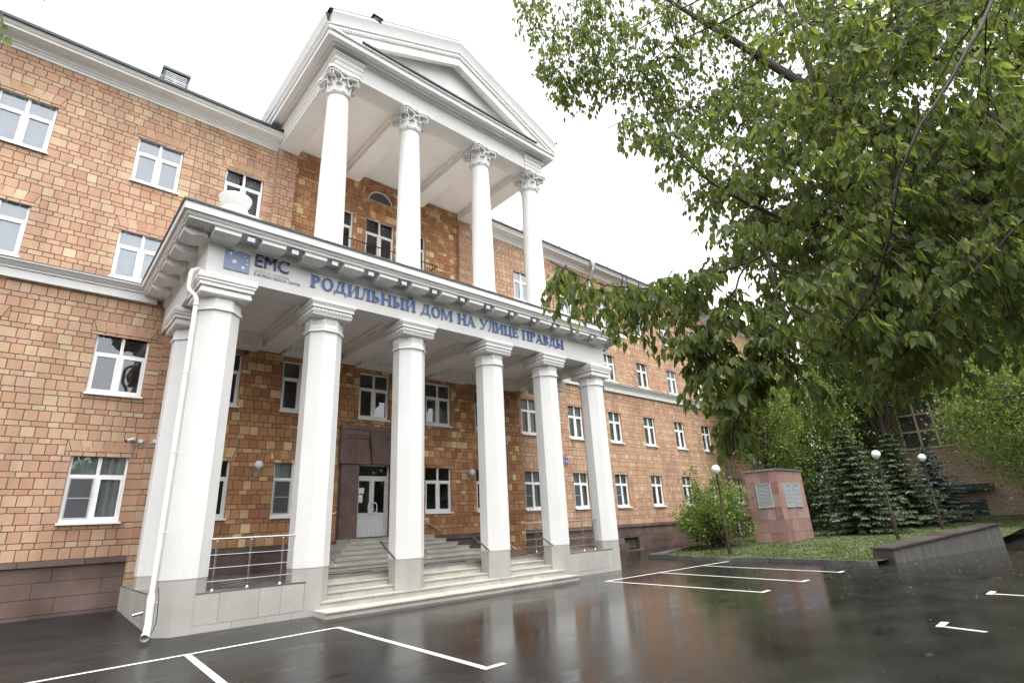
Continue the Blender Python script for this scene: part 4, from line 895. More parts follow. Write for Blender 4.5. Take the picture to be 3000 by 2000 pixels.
mb = MB(); ux, uy = .74, LY; mb.box(ux - .30, ux + .30, uy - .30, uy + .30, 8.98, 9.300); mb.build('pedestal', M['white'], ur)
mb = MB(); mb.lathe([(.28, 9.300), (.30, 9.330), (.28, 9.400), (.20, 9.460), (.22, 9.520), (.32, 9.560), (.345, 9.610), (.345, 9.660), (.32, 9.700), (.25, 9.720)], ux, uy, 32); mb.build('foot', M['white'], ur, 40)
mb = MB(); nfl = 36; prof = [(.245, 9.715), (.285, 9.760), (.325, 9.830), (.36, 9.910), (.385, 9.980), (.392, 10.010), (.395, 10.025), (.39, 10.050), (.365, 10.060), (.33, 10.030), (.2, 9.930), (.01, 9.880)]
vs = []
for i in range(nfl * 4):
    a = 2 * PI * i / (nfl * 4); dl = .010 * (abs((i % 4) - 2) / 2 - .5)
    vs += [(ux + (r_ + (dl if 0 < j < 5 else 0)) * math.cos(a), uy + (r_ + (dl if 0 < j < 5 else 0)) * math.sin(a), z_) for j, (r_, z_) in enumerate(prof)]
n = len(prof); mb.add(vs, [(i * n + j, ((i + 1) % (nfl * 4)) * n + j, ((i + 1) % (nfl * 4)) * n + j + 1, i * n + j + 1) for i in range(nfl * 4) for j in range(n - 1)]); mb.build('bowl', M['white_old'], ur)
sc = thing('security_camera', (-.1, 0, 4.3), 'white bullet camera with cables and boxes above the lower left window', 'camera')
mb = MB(); mb.tube([(-.22, -.42, 4.22), (-.05, -.26, 4.30)], .04, 12); mb.box(-.08, 0, -.2, -.02, 4.27, 4.33); mb.build('camera_body', M['pipe_white'], sc, 50); mb = MB(); mb.tube([(-.235, -.434, 4.213), (-.222, -.422, 4.219)], .032, 12); mb.build('lens', M['iron'], sc)
mb = MB(); mb.box(.10, .20, -.07, -.015, 4.24, 4.33); mb.box(.42, .52, -.215, -.165, 4.24, 4.33); mb.build('junction_box', M['pipe_white'], sc)
mb = MB(); mb.tube([(-.02, -.05, 4.28), (.02, -.05, 4.2), (.08, -.05, 4.19), (.12, -.05, 4.24)], .011, 6); mb.tube([(.16, -.05, 4.24), (.17, -.05, 4.17), (.22, -.05, 4.15), (.26, -.08, 4.24), (.31, -.17, 4.22), (.44, -.19, 4.24)], .011, 6); mb.tube([(.48, -.19, 4.24), (.54, -.19, 4.18), (.7, -.19, 4.16)], .011, 6); mb.build('conduit', M['zinc'], sc)
# floodlights under the cornice
fl = thing('floodlight', (0, 0, 0), 'x', 'floodlight', 'floodlights under the portico cornice')
mb = MB(); mb.box(-.075, .075, -.10, .0, -.13, -.03); mb.box(-.085, .085, -.11, -.10, -.14, -.02); mb.build('housing', M['zinc'], fl)
mb = MB(); mb.box(-.065, .065, -.114, -.1101, -.125, -.035); mb.build('lens', M['paper'], fl)
mb = MB(); mb.tube([(-.09, -.05, -.08), (-.09, -.05, .0), (.09, -.05, .0), (.09, -.05, -.08)], .008, 5); mb.build('bracket', M['zinc'], fl)
FLX = [.99 + 1.07 * k for k in range(13)]
words = ['between the first and second brackets from the left', 'above the letters EMC', 'above the first letter of the blue lettering', 'above the letter О of the first word', 'above the letters ИЛ of the first word', 'above the letter Н of the first word', 'above the word ДОМ', 'above the word НА', 'above the start of the word УЛИЦЕ', 'above the end of the word УЛИЦЕ', 'above the start of the word ПРАВДЫ', 'above the end of the word ПРАВДЫ', 'nearest the right end of the frieze']
for i, x in enumerate(FLX):
    o = fl if i == 0 else copy_thing(fl, (x, FY - .42, 8.55)); o.location = (x, FY - .42, 8.55); ORG[o.name] = Vector(o.location); o['label'] = 'small grey floodlight under the cornice ' + words[i]
cb = thing('cable', (7, FY - .45, 8.55), 'black cable strung along the floodlights under the cornice', 'cable')
mb = MB(); mb.tube([(.9 + i * .134, FY - .47, 8.545 - .035 * (i % 8 in (3, 4, 5))) for i in range(101)], .010, 5); mb.build('cable_run', M['iron'], cb)
# anti bird wires over the inner wall
mb = MB()
for i in range(58): x = 1.5 + i * .21 + random.uniform(-.03, .03); mb.tube([(x, -.63, 7.44), (x + random.uniform(-.05, .05), -.66, 7.66 + random.uniform(-.05, .03))], .004, 4)
tag(mb.build('bird_spikes', M['iron'], None, loc=(7.4, -.63, 7.44)), 'row of thin dark bird wires on the beam over the inner wall', 'bird spikes')
# roof fittings
def guardrail(x0, x1, label):
    r = thing('roof_guardrail', ((x0 + x1) / 2, -.35, 16.1), label, 'guardrail', 'thin guardrails along the eaves'); n = int((x1 - x0) / 1.36)
    for i in range(n):
        a = x0 + i * (x1 - x0) / n; b_ = a + (x1 - x0) / n - .06; mb = MB(); mb.box(b_ + .02, b_ + .045, -.40, -.30, 16.0, 16.43); mb.build('post', M['zinc'], r)
        mb = MB(); mb.tube([(a, -.35, 16.42), (b_, -.35, 16.42)], .007, 4)
        for k in range(5): xx = a + (b_ - a) * k / 4; mb.tube([(xx, -.35, 16.05), (xx, -.35, 16.42)], .004, 4)
        mb.build('rail', M['zinc'], r)
guardrail(-8.3, 2.4, 'thin wire guardrail along the eaves left of the portico gable'); guardrail(12.6, 34, 'thin wire guardrail along the eaves right of the portico gable')
rv = thing('roof_vent', (-.55, 1.3, 16.7), 'dark louvred vent box standing on the roof left of the gable', 'roof vent')
mb = MB(); mb.box(-.96, -.17, 1.0, 1.7, 16.3, 17.86); mb.box(-1.0, -.12, .94, 1.76, 17.861, 17.96); mb.box(-.97, -.90, .98, .999, 16.5, 17.86); mb.box(-.23, -.16, .98, .999, 16.5, 17.86); mb.build('vent_box', M['sheet_dark'], rv)
mb = MB()
for i in range(12): z = 16.95 + i * .075; mb.add([(-.895, .985, z), (-.235, .985, z), (-.235, .95, z - .04), (-.895, .95, z - .04), (-.895, .985, z + .012), (-.235, .985, z + .012), (-.235, .95, z - .028), (-.895, .95, z - .028)], [(0, 1, 2, 3), (4, 7, 6, 5), (3, 2, 6, 7), (0, 4, 5, 1)])
mb.build('louvre', M['paper'], rv)
rh = thing('roof_hatch', (4.45, -4.2, 18.3), 'small dark hood on the left slope of the gable roof', 'roof hood')
mb = MB(); zz = ZRL + SL * (4.0 - tyL) + .62; mb.box(3.88, 4.14, EY - .66, EY - .2, zz - .12, zz + .07); mb.box(3.82, 4.20, EY - .70, EY - .15, zz + .071, zz + .095); mb.build('hood', M['sheet_dark'], rh); mb = MB(); mb.tube([(3.83, EY - .72, zz), (3.83, EY - .72, zz + .34)], .01, 5); mb.build('rod', M['iron'], rh)

# railings -------------------------------------------------------------
def guard(name, x0, x1, y, z, posts, lab, ext0=0, ext1=0):
    r = thing('guard_railing', ((x0 + x1) / 2, y, z), lab, 'railing', 'steel railings of the portico deck')
    for p in posts: mb = MB(); mb.tube([(p, y, z), (p, y, z + .97)], .021, 10); mb.lathe([(.045, z), (.045, z + .012), (.03, z + .03)], p, y, 12); mb.sphere((p, y, z + .975), .024, 8, 6); mb.build('post', M['steel'], r, 50)
    mb = MB(); mb.tube([(x0 - ext0, y, z + 1.02), (x1 + ext1, y, z + 1.02)], .026, 12); mb.build('handrail', M['steel'], r, 50)
    for k in range(3): mb = MB(); mb.tube([(x0 - ext0, y - .03, z + .18 + .26 * k), (x1 + ext1, y - .03, z + .18 + .26 * k)], .009, 8); mb.build('rail', M['steel'], r, 50)
guard('a', 1.15, 2.80, -4.78, .545, (1.24, 1.94, 2.64), 'steel railing between the two leftmost front columns', .02, .1)
guard('b', 12.42, 14.1, -4.55, .545, (12.55, 13.40, 14.0), 'steel railing between the two rightmost front columns', .02, .1)
guard('c', 12.6, 14.6, -2.6, .545, (12.9, 13.7, 14.5), 'steel railing at the back of the deck near the right wing', .3, .0)
def hand(x, y0, z0, y1, z1, sx, lab):
    r = thing('handrail', (x, (y0 + y1) / 2, .5), lab, 'handrail', 'short sloping handrails beside the steps')
    mb = MB(); mb.tube([(x, y0, z0), (x, y1, z1)], .025, 12); mb.build('rail', M['steel'], r, 50)
    for t_ in (.3, .75): yy, zz = y0 + (y1 - y0) * t_, z0 + (z1 - z0) * t_; mb = MB(); mb.tube([(x, yy, zz - .02), (x, yy, zz - .07), (x + sx * .075, yy, zz - .08)], .008, 6); mb.lathe([(.03, 0), (.03, .01)], 0, 0, 10) if False else None; mb.build('bracket', M['steel'], r, 50)
ordn = ['second', 'third', 'fourth', 'fifth']
for i in range(1, 5):
    if i > 1: hand(LX[i] - .52, -4.06, 1.28, -4.90, .84, 1, 'sloping steel handrail on the left side of the %s front column from the left' % ordn[i - 1])
    if i < 4: hand(LX[i] + .52, -4.06, 1.28, -4.92, .83, -1, 'sloping steel handrail on the right side of the %s front column from the left' % ordn[i - 1])
def wall_hand(pts, lab):
    r = thing('handrail', pts[0], lab, 'handrail', 'wall handrails beside the door'); mb = MB(); mb.tube(pts, .022, 10); mb.build('rail', M['steel'], r, 50)
    mb = MB()
    for t_ in (.25, .8): p = Vector(pts[0]).lerp(Vector(pts[-1]), t_); mb.tube([p, p + Vector((0, 0, -.06)), p + Vector((0, .08, -.07))], .008, 6)
    mb.build('bracket', M['steel'], r)
wall_hand([(8.95, -.1, 2.16), (10.31, -.1, 1.42)], 'steel handrail sloping down the wall right of the entrance door')
wall_hand([(6.0, -.12, 2.24), (5.6, -.12, 2.06), (4.6, -.12, 1.5)], 'steel handrail sloping down the wall left of the entrance door')
mb = MB()
for a, b_ in ((LX[1] + .6, LX[2] - .6), (LX[2] + .55, LX[3] - .55), (LX[3] + .55, LX[4] - .6)): mb.box(a, b_, -3.75, -3.58, .541, .552)
tag(mb.build('floor_strip', M['rubber'], None, loc=(7.6, -3.66, .541)), 'dark rubber strips lying along the deck behind the columns', 'floor strip')

# ------------------------------------------------------------------ forecourt
def strip(mb, p, q, wd, z=None):
    p, q = Vector(p), Vector(q); d = (q - p).normalized(); n_ = Vector((-d.y, d.x)) * wd / 2; k = max(2, int((q - p).length / .5)); e = .004
    for i in range(k):
        a, b_ = p.lerp(q, i / k), p.lerp(q, (i + 1) / k)
        mb.quad(*[(c.x, c.y, ground_z(c.y) + e) for c in (a - n_, b_ - n_, b_ + n_, a + n_)])
W_ = .11
def marking(name, segs, lab):
    mb = MB()
    for p, q in segs: strip(mb, p, q, W_)
    return tag(mb.build(name, M['paint_line'], None), lab, kind='structure')
marking('stall_marking', [((-7.5, -7.40), (3.23, -6.77)), ((3.175, -6.83), (2.92, -11.83)), ((2.86, -11.88), (3.25, -11.86)), ((.43, -6.96), (.17, -11.9))], 'white painted parking stalls in front of the steps')
marking('stall_marking', [((11.88, -6.62), (20.1, -6.76)), ((11.94, -6.68), (11.40, -11.72)), ((11.33, -11.77), (11.80, -11.75)), ((14.73, -6.75), (13.80, -11.71)), ((13.7, -11.77), (14.2, -11.75)), ((17.46, -6.82), (16.39, -11.76)), ((16.3, -11.82), (16.75, -11.80))], 'white painted parking stalls near the lawn')
marking('stall_marking', [((8.72, -15.72), (9.2, -15.70)), ((8.77, -15.78), (8.62, -16.3)), ((12.81, -15.74), (13.35, -15.74)), ((12.92, -15.80), (12.7, -17.6))], 'white painted corner marks on the near right asphalt')
# lawn, kerb and retaining wall
LAWN = [(19.33, -3.04), (19.5, -8.33), (18.55, -12.0), (19.2, -12.2), (28.2, -14.05), (46, -14.6), (49.8, -14), (49.8, -1.6), (27.2, -1.55)]
lawn_z = lambda x, y: -.13 + .0225 * max(0, x - 19.5) + .05 * math.sin(x * .9) * math.sin(y * .7 + 1) * min(1, max(0, (x - 20) / 4)) + max(0, ground_z(y) + .10) * .5
def inside(x, y, poly):
    c = False; j = len(poly) - 1
    for i in range(len(poly)):
        if (poly[i][1] > y) != (poly[j][1] > y) and x < (poly[j][0] - poly[i][0]) * (y - poly[i][1]) / (poly[j][1] - poly[i][1]) + poly[i][0]: c = not c
        j = i
    return c
import bmesh
bm = bmesh.new(); bm.faces.new([bm.verts.new((x, y, 0)) for x, y in LAWN])
for co_, no_ in [((x, 0, 0), (1, 0, 0)) for x in np.arange(19.5, 49.5, 1.0)] + [((0, y, 0), (0, 1, 0)) for y in np.arange(-14, -1.5, 1.0)]:
    bmesh.ops.bisect_plane(bm, geom=bm.verts[:] + bm.edges[:] + bm.faces[:], plane_co=co_, plane_no=no_)
for v in bm.verts: v.co.z = lawn_z(v.co.x, v.co.y)
me = bpy.data.meshes.new('lawn'); bm.to_mesh(me); bm.free(); me.materials.append(M['lawn']); lw_ = bpy.data.objects.new('lawn', me); COL.objects.link(lw_)
me.polygons.foreach_set('use_smooth', [True] * len(me.polygons)); tag(lw_, 'patchy mossy lawn beside the car park', kind='structure')
mb = MB(); kp = [(27.2, -1.55), (19.33, -3.04), (19.5, -8.33), (18.55, -12.0), (18.8, -12.15)]
for (x0, y0), (x1, y1) in zip(kp, kp[1:]):
    L__ = math.hypot(x1 - x0, y1 - y0); k = max(1, int(L__ / 1.0)); d = Vector((x1 - x0, y1 - y0)) / L__; n_ = Vector((d.y, -d.x)) * -1
    for i in range(k):
        a, b_ = Vector((x0, y0)) + d * (L__ * i / k + .004), Vector((x0, y0)) + d * (L__ * (i + 1) / k - .004); hz = random.uniform(-.006, .006)
        o_ = -n_ * .13 * (1 if True else -1); P = [a, b_, b_ - o_, a - o_]
        za = ground_z(a.y) - .1; zt = max(ground_z(a.y) + .13, -.11) + hz
        mb.add([(p.x, p.y, za) for p in P] + [(p.x, p.y, zt) for p in P], [(0, 3, 2, 1), (4, 5, 6, 7), (0, 1, 5, 4), (1, 2, 6, 5), (2, 3, 7, 6), (3, 0, 4, 7)])
tag(mb.build('kerb', M['kerb'], None), 'low concrete kerb round the lawn', kind='structure')
rw = thing('retaining_wall', (23, -13.2, -.25), 'low streaked concrete wall with red granite end and sloping brown cap', 'wall')
A_, B_ = Vector((19.54, -12.44)), Vector((28.32, -14.12)); dW = (B_ - A_).normalized(); nW = Vector((-dW.y, dW.x)); th = .62
def wpt(s_, o_, z): p = A_ + dW * s_ + nW * o_; return (p.x, p.y, z)
Lw = (B_ - A_).length; zt = lambda s_: .17 + .40 * s_ / Lw
mb = MB(); mb.add([wpt(.05, 0, -.4), wpt(Lw, 0, -.4), wpt(Lw, th, -.4), wpt(.05, th, -.4), wpt(.05, 0, zt(0)), wpt(Lw, 0, zt(Lw)), wpt(Lw, th, zt(Lw)), wpt(.05, th, zt(0))], [(0, 3, 2, 1), (4, 5, 6, 7), (0, 1, 5, 4), (1, 2, 6, 5), (2, 3, 7, 6), (3, 0, 4, 7)]); mb.build('wall_body', M['streaked'], rw)
mb = MB(); mb.add([wpt(0, -.01, -.4), wpt(0.049, -.01, -.4), wpt(.049, th + .01, -.4), wpt(0, th + .01, -.4), wpt(0, -.01, .09), wpt(.049, -.01, .09), wpt(.049, th + .01, .09), wpt(0, th + .01, .09)], [(0, 3, 2, 1), (4, 5, 6, 7), (0, 1, 5, 4), (1, 2, 6, 5), (2, 3, 7, 6), (3, 0, 4, 7)]); mb.build('end_slab', M['cap_red'], rw)
mb = MB(); k = 9
for i in range(k):
    s0, s1 = -.03 + (Lw + .03) * i / k + .004, -.03 + (Lw + .03) * (i + 1) / k - .004; e = .05
    mb.add([wpt(s0, -e, zt(s0) + .001), wpt(s1, -e, zt(s1) + .001), wpt(s1, th + e, zt(s1) + .001), wpt(s0, th + e, zt(s0) + .001), wpt(s0, -e, zt(s0) + .06), wpt(s1, -e, zt(s1) + .06), wpt(s1, th + e, zt(s1) + .06), wpt(s0, th + e, zt(s0) + .06)], [(0, 3, 2, 1), (4, 5, 6, 7), (0, 1, 5, 4), (1, 2, 6, 5), (2, 3, 7, 6), (3, 0, 4, 7)])
mb.build('wall_cap', M['cap_red'], rw)
# ventilation kiosk of red granite
KX0, KX1, KY0, KY1, KZ = 26.65, 29.9, -6.25, -4.6, 3.54; kz0 = -.1
KI = thing('ventilation_kiosk', (29.1, -5.4, 0), 'pink granite ventilation kiosk with grey louvres on the lawn', 'kiosk')
def kblocks(fn, u0, u1, bw, holes):
    mb = MB(); z = kz0
    for r_ in range(6):
        zb = z + (KZ - kz0) / 6; n = max(1, round((u1 - u0) / bw))
        for i in range(n):
            a, b_ = u0 + (u1 - u0) * i / n, u0 + (u1 - u0) * (i + 1) / n
            if not any(h[0] < (a + b_) / 2 < h[1] and h[2] < (z + zb) / 2 < h[3] for h in holes): block(mb, fn, a, b_, z, zb, .02, .002)
        z = zb
    return mb
kb = MB(); kb.box(KX0 + .02, KX1 - .02, KY0 + .02, KY1 - .02, -.4, KZ - .01)
kb.build('core', M['mortar'], KI)
m1 = kblocks(lambda u, dd, z: (KX0 + .02 - dd, -u, z), -KY1, -KY0, .41, []); m2 = kblocks(FRONT(KY0 + .02), KX0, KX1, .83, [])
m1.v += m2.v and []; k_ = len(m1.v); m1.f += [tuple(i + k_ for i in f) for f in m2.f]; m1.v += m2.v; m1.build('granite_cladding', M['granite_red'], KI)
mb = MB(); mb.box(KX0 - .06, KX1 + .06, KY0 - .06, KY1 + .06, KZ, KZ + .09); mb.build('roof_edge', M['zinc'], KI)
for x in (27.6, 28.3): mb = MB(); mb.tube([(x, -4.9, KZ + .05), (x, -4.9, KZ + .5), (x - .12, -4.9, KZ + .6), (x - .2, -4.9, KZ + .5)], .04, 8); mb.build('vent_pipe', M['post_brown'], KI, 50)
def louvre(fn, u0, u1, z0, z1):
    mb = MB(); F = .04
    for a, b_, c_, d_ in ((u0, u0 + F, z0, z1), (u1 - F, u1, z0, z1), (u0 + F, u1 - F, z0, z0 + F), (u0 + F, u1 - F, z1 - F, z1)): mb.prism([(a, c_), (b_, c_), (b_, d_), (a, d_)], lambda u, v, w_: fn(u, w_, v), .0, .06)
    L = mb.build('louvre', M['louvre_paint'], KI); n = int((z1 - z0 - 2 * F) / .065); sl = MB(); bkk = MB()
    for i in range(n):
        z = z0 + F + (i + .1) * (z1 - z0 - 2 * F) / n; h = .04
        sl.add([fn(u0 + F, .05, z), fn(u1 - F, .05, z), fn(u1 - F, .012, z + h), fn(u0 + F, .012, z + h), fn(u0 + F, .05, z + .012), fn(u1 - F, .05, z + .012), fn(u1 - F, .012, z + h + .012), fn(u0 + F, .012, z + h + .012)], [(0, 1, 2, 3), (4, 7, 6, 5), (0, 4, 5, 1), (3, 2, 6, 7)])
    sl.build('slats', M['louvre_paint'], L); bkk.prism([(u0 + F, z0 + F), (u1 - F, z0 + F), (u1 - F, z1 - F), (u0 + F, z1 - F)], lambda u, v, w_: fn(u, w_, v), .0025, .005); bkk.build('dark_back', M['iron'], L)
louvre(lambda u, dd, z: (KX0 - dd, -u, z), 5.09, 5.87, 1.72, 2.92); louvre(FRONT(KY0), 27.25, 28.15, 1.70, 2.92); louvre(FRONT(KY0), 28.3, 29.2, 1.70, 2.92)
# street lamps
def street_lamp(x, y, h, label):
    z0 = lawn_z(x, y); r = thing('street_lamp', (x, y, z0), label, 'street lamp', 'globe street lamps on the lawn')
    mb = MB(); mb.lathe([(.075, z0 - .3), (.075, z0 + 1.15), (.07, z0 + 1.2), (.045, z0 + 1.24), (.043, z0 + h - .42), (.05, z0 + h - .40)], x, y, 14); mb.build('post', M['post_brown'], r, 40)
    mb = MB(); mb.lathe([(.06, z0 + h - .40), (.10, z0 + h - .36), (.10, z0 + h - .33), (.06, z0 + h - .30)], x, y, 14); mb.build('collar', M['zinc'], r, 40)
    mb = MB(); mb.sphere((x, y, z0 + h - .165), .19, 24, 16); mb.build('globe', M['globe'], r, 60)
street_lamp(20.9, -6.1, 3.70, 'globe street lamp in front of the lilac shrub, brown post'); street_lamp(28.1, -10.5, 3.97, 'globe street lamp left behind the low wall, in front of the dark spruces'); street_lamp(34.6, -10.95, 3.88, 'globe street lamp right behind the far end of the low wall')
# brick building closing the yard
YB = thing('brick_building', (50, -16, 0), 'tall yellow brick building behind the spruces with gridded windows and grey door', 'building')
mb = MB(); mb.box(50, 64, -60, -1.0, -2, 24); mb.box(49.94, 50.0, -60.01, -1.0, -2, -.1); mb.build('wall', M['yellow_brick'], YB)
def big_window(y0, y1, z0, z1, ny, nz):
    mb = MB()
    for i in range(ny + 1): y = y0 + (y1 - y0) * i / ny; mb.box(49.90, 49.995, y - .07, y + .07, z0, z1)
    for i in range(nz + 1): z = z0 + (z1 - z0) * i / nz; mb.box(49.905, 49.99, y0, y1, z - .07, z + .07)
    wn = mb.build('window', M['wood_yellow'], YB); mb = MB(); mb.quad((49.985, y0, z0), (49.985, y1, z0), (49.985, y1, z1), (49.985, y0, z1)); mb.build('pane', M['dark_pane'], wn)
t = NT('ochre_window_paint'); b = t.bsdf(Roughness=.7); b.inputs['Base Color'].default_value = (.46, .36, .22, 1); M['wood_yellow'] = t.m
t = NT('dark_grid_pane'); b = t.bsdf(Roughness=.12); t.l(t.ramp(t.noise(1.2, 3), [(.35, (.03, .03, .035, 1)), (.65, (.10, .095, .10, 1))]), b.inputs['Base Color']); M['dark_pane'] = t.m
big_window(-10.4, -7.0, 5.6, 13.5, 3, 6); big_window(-16.2, -13.6, 6.4, 9.0, 2, 2); big_window(-16.2, -13.6, 10.4, 13.0, 2, 2); big_window(-21.2, -18.6, 6.4, 9.0, 2, 2); big_window(-21.2, -18.6, 2.4, 5.0, 2, 2)
mb = MB(); mb.box(49.88, 49.99, -10.9, -9.35, -.65, 1.64); mb.box(49.875, 49.88, -10.13, -10.11, -.6, 1.6); dg = mb.build('door', M['sheet_grey'] if 'sheet_grey' in M else M['sheet_dark'], YB)
mb = MB(); mb.prism([(-10.05, .68), (-9.75, .68), (-9.9, .96)], lambda u, v, w_: (w_, u, v), 49.862, 49.872); sg = mb.build('warning_triangle', M['yellow'], dg); mb = MB(); mb.prism([(-9.92, .78), (-9.87, .78), (-9.90, .82), (-9.86, .82), (-9.93, .90), (-9.91, .83), (-9.94, .83)], lambda u, v, w_: (w_, u, v), 49.859, 49.8615); mb.build('bolt_mark', M['iron'], dg)
mb = MB(); mb.box(49.1, 49.99, -11.6, -9.0, 2.25, 2.7); mb.build('canopy', M['zinc_dark'] if 'zinc_dark' in M else M['sheet_dark'], YB)

# ------------------------------------------------------------------ foliage
def leaf_object(name, P, D, N, L, W, mat, parent, simple=False):
    """one mesh of many separate leaves; P base, D tip direction, N face normal hint"""
    P, D, N = (np.asarray(a, float) for a in (P, D, N)); n = len(P); L = np.broadcast_to(L, n)[:, None]; W = np.broadcast_to(W, n)[:, None]
    D = D / np.linalg.norm(D, axis=1, keepdims=True); S = np.cross(D, N); S /= np.maximum(np.linalg.norm(S, axis=1, keepdims=True), 1e-6); U = np.cross(S, D)
    if simple:
        tpl = [(0, 0, 0), (.42, -.5, .05), (.45, 0, -.04), (.42, .5, .05), (1, 0, .0)]; faces = [(0, 2, 1), (0, 3, 2), (1, 2, 4), (2, 3, 4)]
    else:
        tpl = [(0, 0, 0), (.30, 0, -.05), (.62, 0, -.05), (1, 0, .06), (.26, -.46, .05), (.34, -.50, .05), (.66, -.30, .05), (.26, .44, .05), (.40, .50, .05), (.62, .38, .05)]
        faces = [(0, 1, 5, 4), (0, 7, 8, 1), (1, 2, 6, 5), (1, 8, 9, 2), (2, 3, 6), (2, 9, 3)]
    k = len(tpl); V = np.empty((n, k, 3)); bend = RNG.uniform(-.25, .15, (n, 1))
    for i, (a, b, c) in enumerate(tpl): V[:, i] = P + D * L * a + S * W * b + U * (L * (c + bend * a * a))
    sizes = np.array([len(f) for f in faces]); flat = np.concatenate([np.array(f) for f in faces])
    loops = (flat[None] + (np.arange(n) * k)[:, None]).ravel(); tot = np.tile(sizes, n); st = np.concatenate([[0], np.cumsum(tot)[:-1]])
    me = bpy.data.meshes.new(name); og = np.array(origin_of(parent)) if parent is not None else np.zeros(3)
    me.vertices.add(n * k); me.vertices.foreach_set('co', (V.reshape(-1, 3) - og).ravel()); me.loops.add(len(loops)); me.loops.foreach_set('vertex_index', loops.astype(np.int32))
    me.polygons.add(len(tot)); me.polygons.foreach_set('loop_start', st.astype(np.int32)); me.polygons.foreach_set('loop_total', tot.astype(np.int32)); me.update(calc_edges=True); me.validate()
    me.polygons.foreach_set('use_smooth', [True] * len(me.polygons)); me.materials.append(mat); o = bpy.data.objects.new(name, me); COL.objects.link(o)
    if parent is not None: o.parent = parent
    return o
def unit(a): return a / np.maximum(np.linalg.norm(a, axis=-1, keepdims=True), 1e-9)
def ray(px, py, d): return CAM_POS + (fwd + CR * ((px - 1500) / FPX) + CU * ((1000 - py) / FPX)) * d       # d is depth along the view axis

# --- the big ash leaved maple whose boughs hang over the car park from the right
MT = thing('maple_tree', (6.2, -19.6, -.25), 'large maple with drooping green leafy boughs hanging over the car park', 'tree')
def bough(pts): return [ray(*p) for p in pts]
BOUGHS = [   # picture positions measured on the photograph turned into points in space by their distance
    ([(3150, -300, 4.6), (2907, 0, 3.9), (2872, 83, 3.75), (2792, 223, 3.6), (2696, 367, 3.5), (2633, 514, 3.5), (2607, 686, 3.6), (2588, 756, 3.7), (2556, 858, 3.9), (2480, 960, 4.2)], .036, .009),
    ([(3300, 100, 7.0), (2950, 330, 6.8), (2700, 470, 6.6), (2406, 654, 6.3), (2342, 683, 6.2), (2250, 740, 6.1), (2190, 770, 6.0), (2105, 797, 5.9), (2000, 835, 5.8), (1930, 845, 5.8), (1870, 845, 5.8), (1770, 835, 5.8), (1700, 810, 5.8), (1610, 765, 5.8)], .07, .008),
    ([(2406, 654, 6.3), (2323, 654, 6.3), (2199, 600, 6.4), (2119, 558, 6.4), (2071, 526, 6.5), (1991, 460, 6.6), (1940, 440, 6.7)], .04, .006),
    ([(2800, -200, 8.5), (2450, 20, 8.2), (2233, 128, 8.0), (2170, 217, 8.0), (2131, 265, 8.0), (2042, 312, 8.0), (1962, 328, 8.1), (1850, 345, 8.2), (1780, 375, 8.2)], .065, .008),
    ([(2300, -150, 9.0), (2050, 0, 9.2), (1930, 54, 9.4), (1851, 99, 9.5), (1787, 137, 9.6), (1723, 163, 9.6), (1680, 190, 9.7), (1610, 215, 9.8)], .05, .006),
    ([(2200, -200, 9.5), (2020, -60, 9.6), (1873, 70, 9.8), (1774, 81, 9.9), (1691, 86, 10), (1596, 91, 10.1), (1540, 75, 10.2)], .045, .006),
    ([(2500, -150, 8.4), (2200, 20, 8.4), (1978, 128, 8.6), (1899, 188, 8.7), (1835, 223, 8.8), (1771, 236, 8.8), (1691, 271, 8.9), (1650, 310, 8.9)], .05, .006),
    ([(2250, 640, 7.2), (2042, 494, 7.3), (1972, 421, 7.4), (1908, 386, 7.5), (1851, 351, 7.5), (1803, 345, 7.6)], .03, .005),
    ([(2250, 740, 6.1), (2275, 850, 5.6), (2270, 950, 5.4), (2225, 1060, 5.3), (2180, 1180, 5.2), (2140, 1290, 5.2)], .03, .006),
    ([(2190, 770, 6.0), (2150, 870, 5.7), (2100, 980, 5.6), (2060, 1090, 5.5)], .02, .005),
    ([(2588, 756, 4.4), (2480, 930, 4.8), (2400, 1000, 5.0), (2340, 1080, 5.1), (2330, 1150, 5.1)], .022, .005),
    ([(3200, 500, 4.2), (3000, 640, 4.1), (2850, 800, 4.0), (2740, 920, 4.0), (2660, 1040, 4.1)], .03, .006),
    ([(3200, -100, 10), (2700, 100, 10), (2400, 250, 10.2), (2200, 420, 10.4), (2080, 560, 10.5)], .07, .01),
    ([(3300, 200, 9), (2900, 350, 9), (2550, 500, 9), (2350, 620, 9.2)], .06, .01),
]
trk = Vector((6.2, -19.6, -.4)); crotch = Vector((5.9, -18.8, 3.4)); top_ = Vector((5.4, -16.8, 7.2))
mb = MB(); mb.tube([trk, Vector((6.15, -19.4, 1.2)), crotch], [.34, .27, .24], 14); mb.tube([crotch, Vector((5.7, -17.8, 5.4)), top_, Vector((4.9, -15, 10.5))], [.18, .12, .07, .03], 12); mb.build('trunk', M['bark'], MT, 60)
twigs = MB(); br_ = MB(); BP_ = []
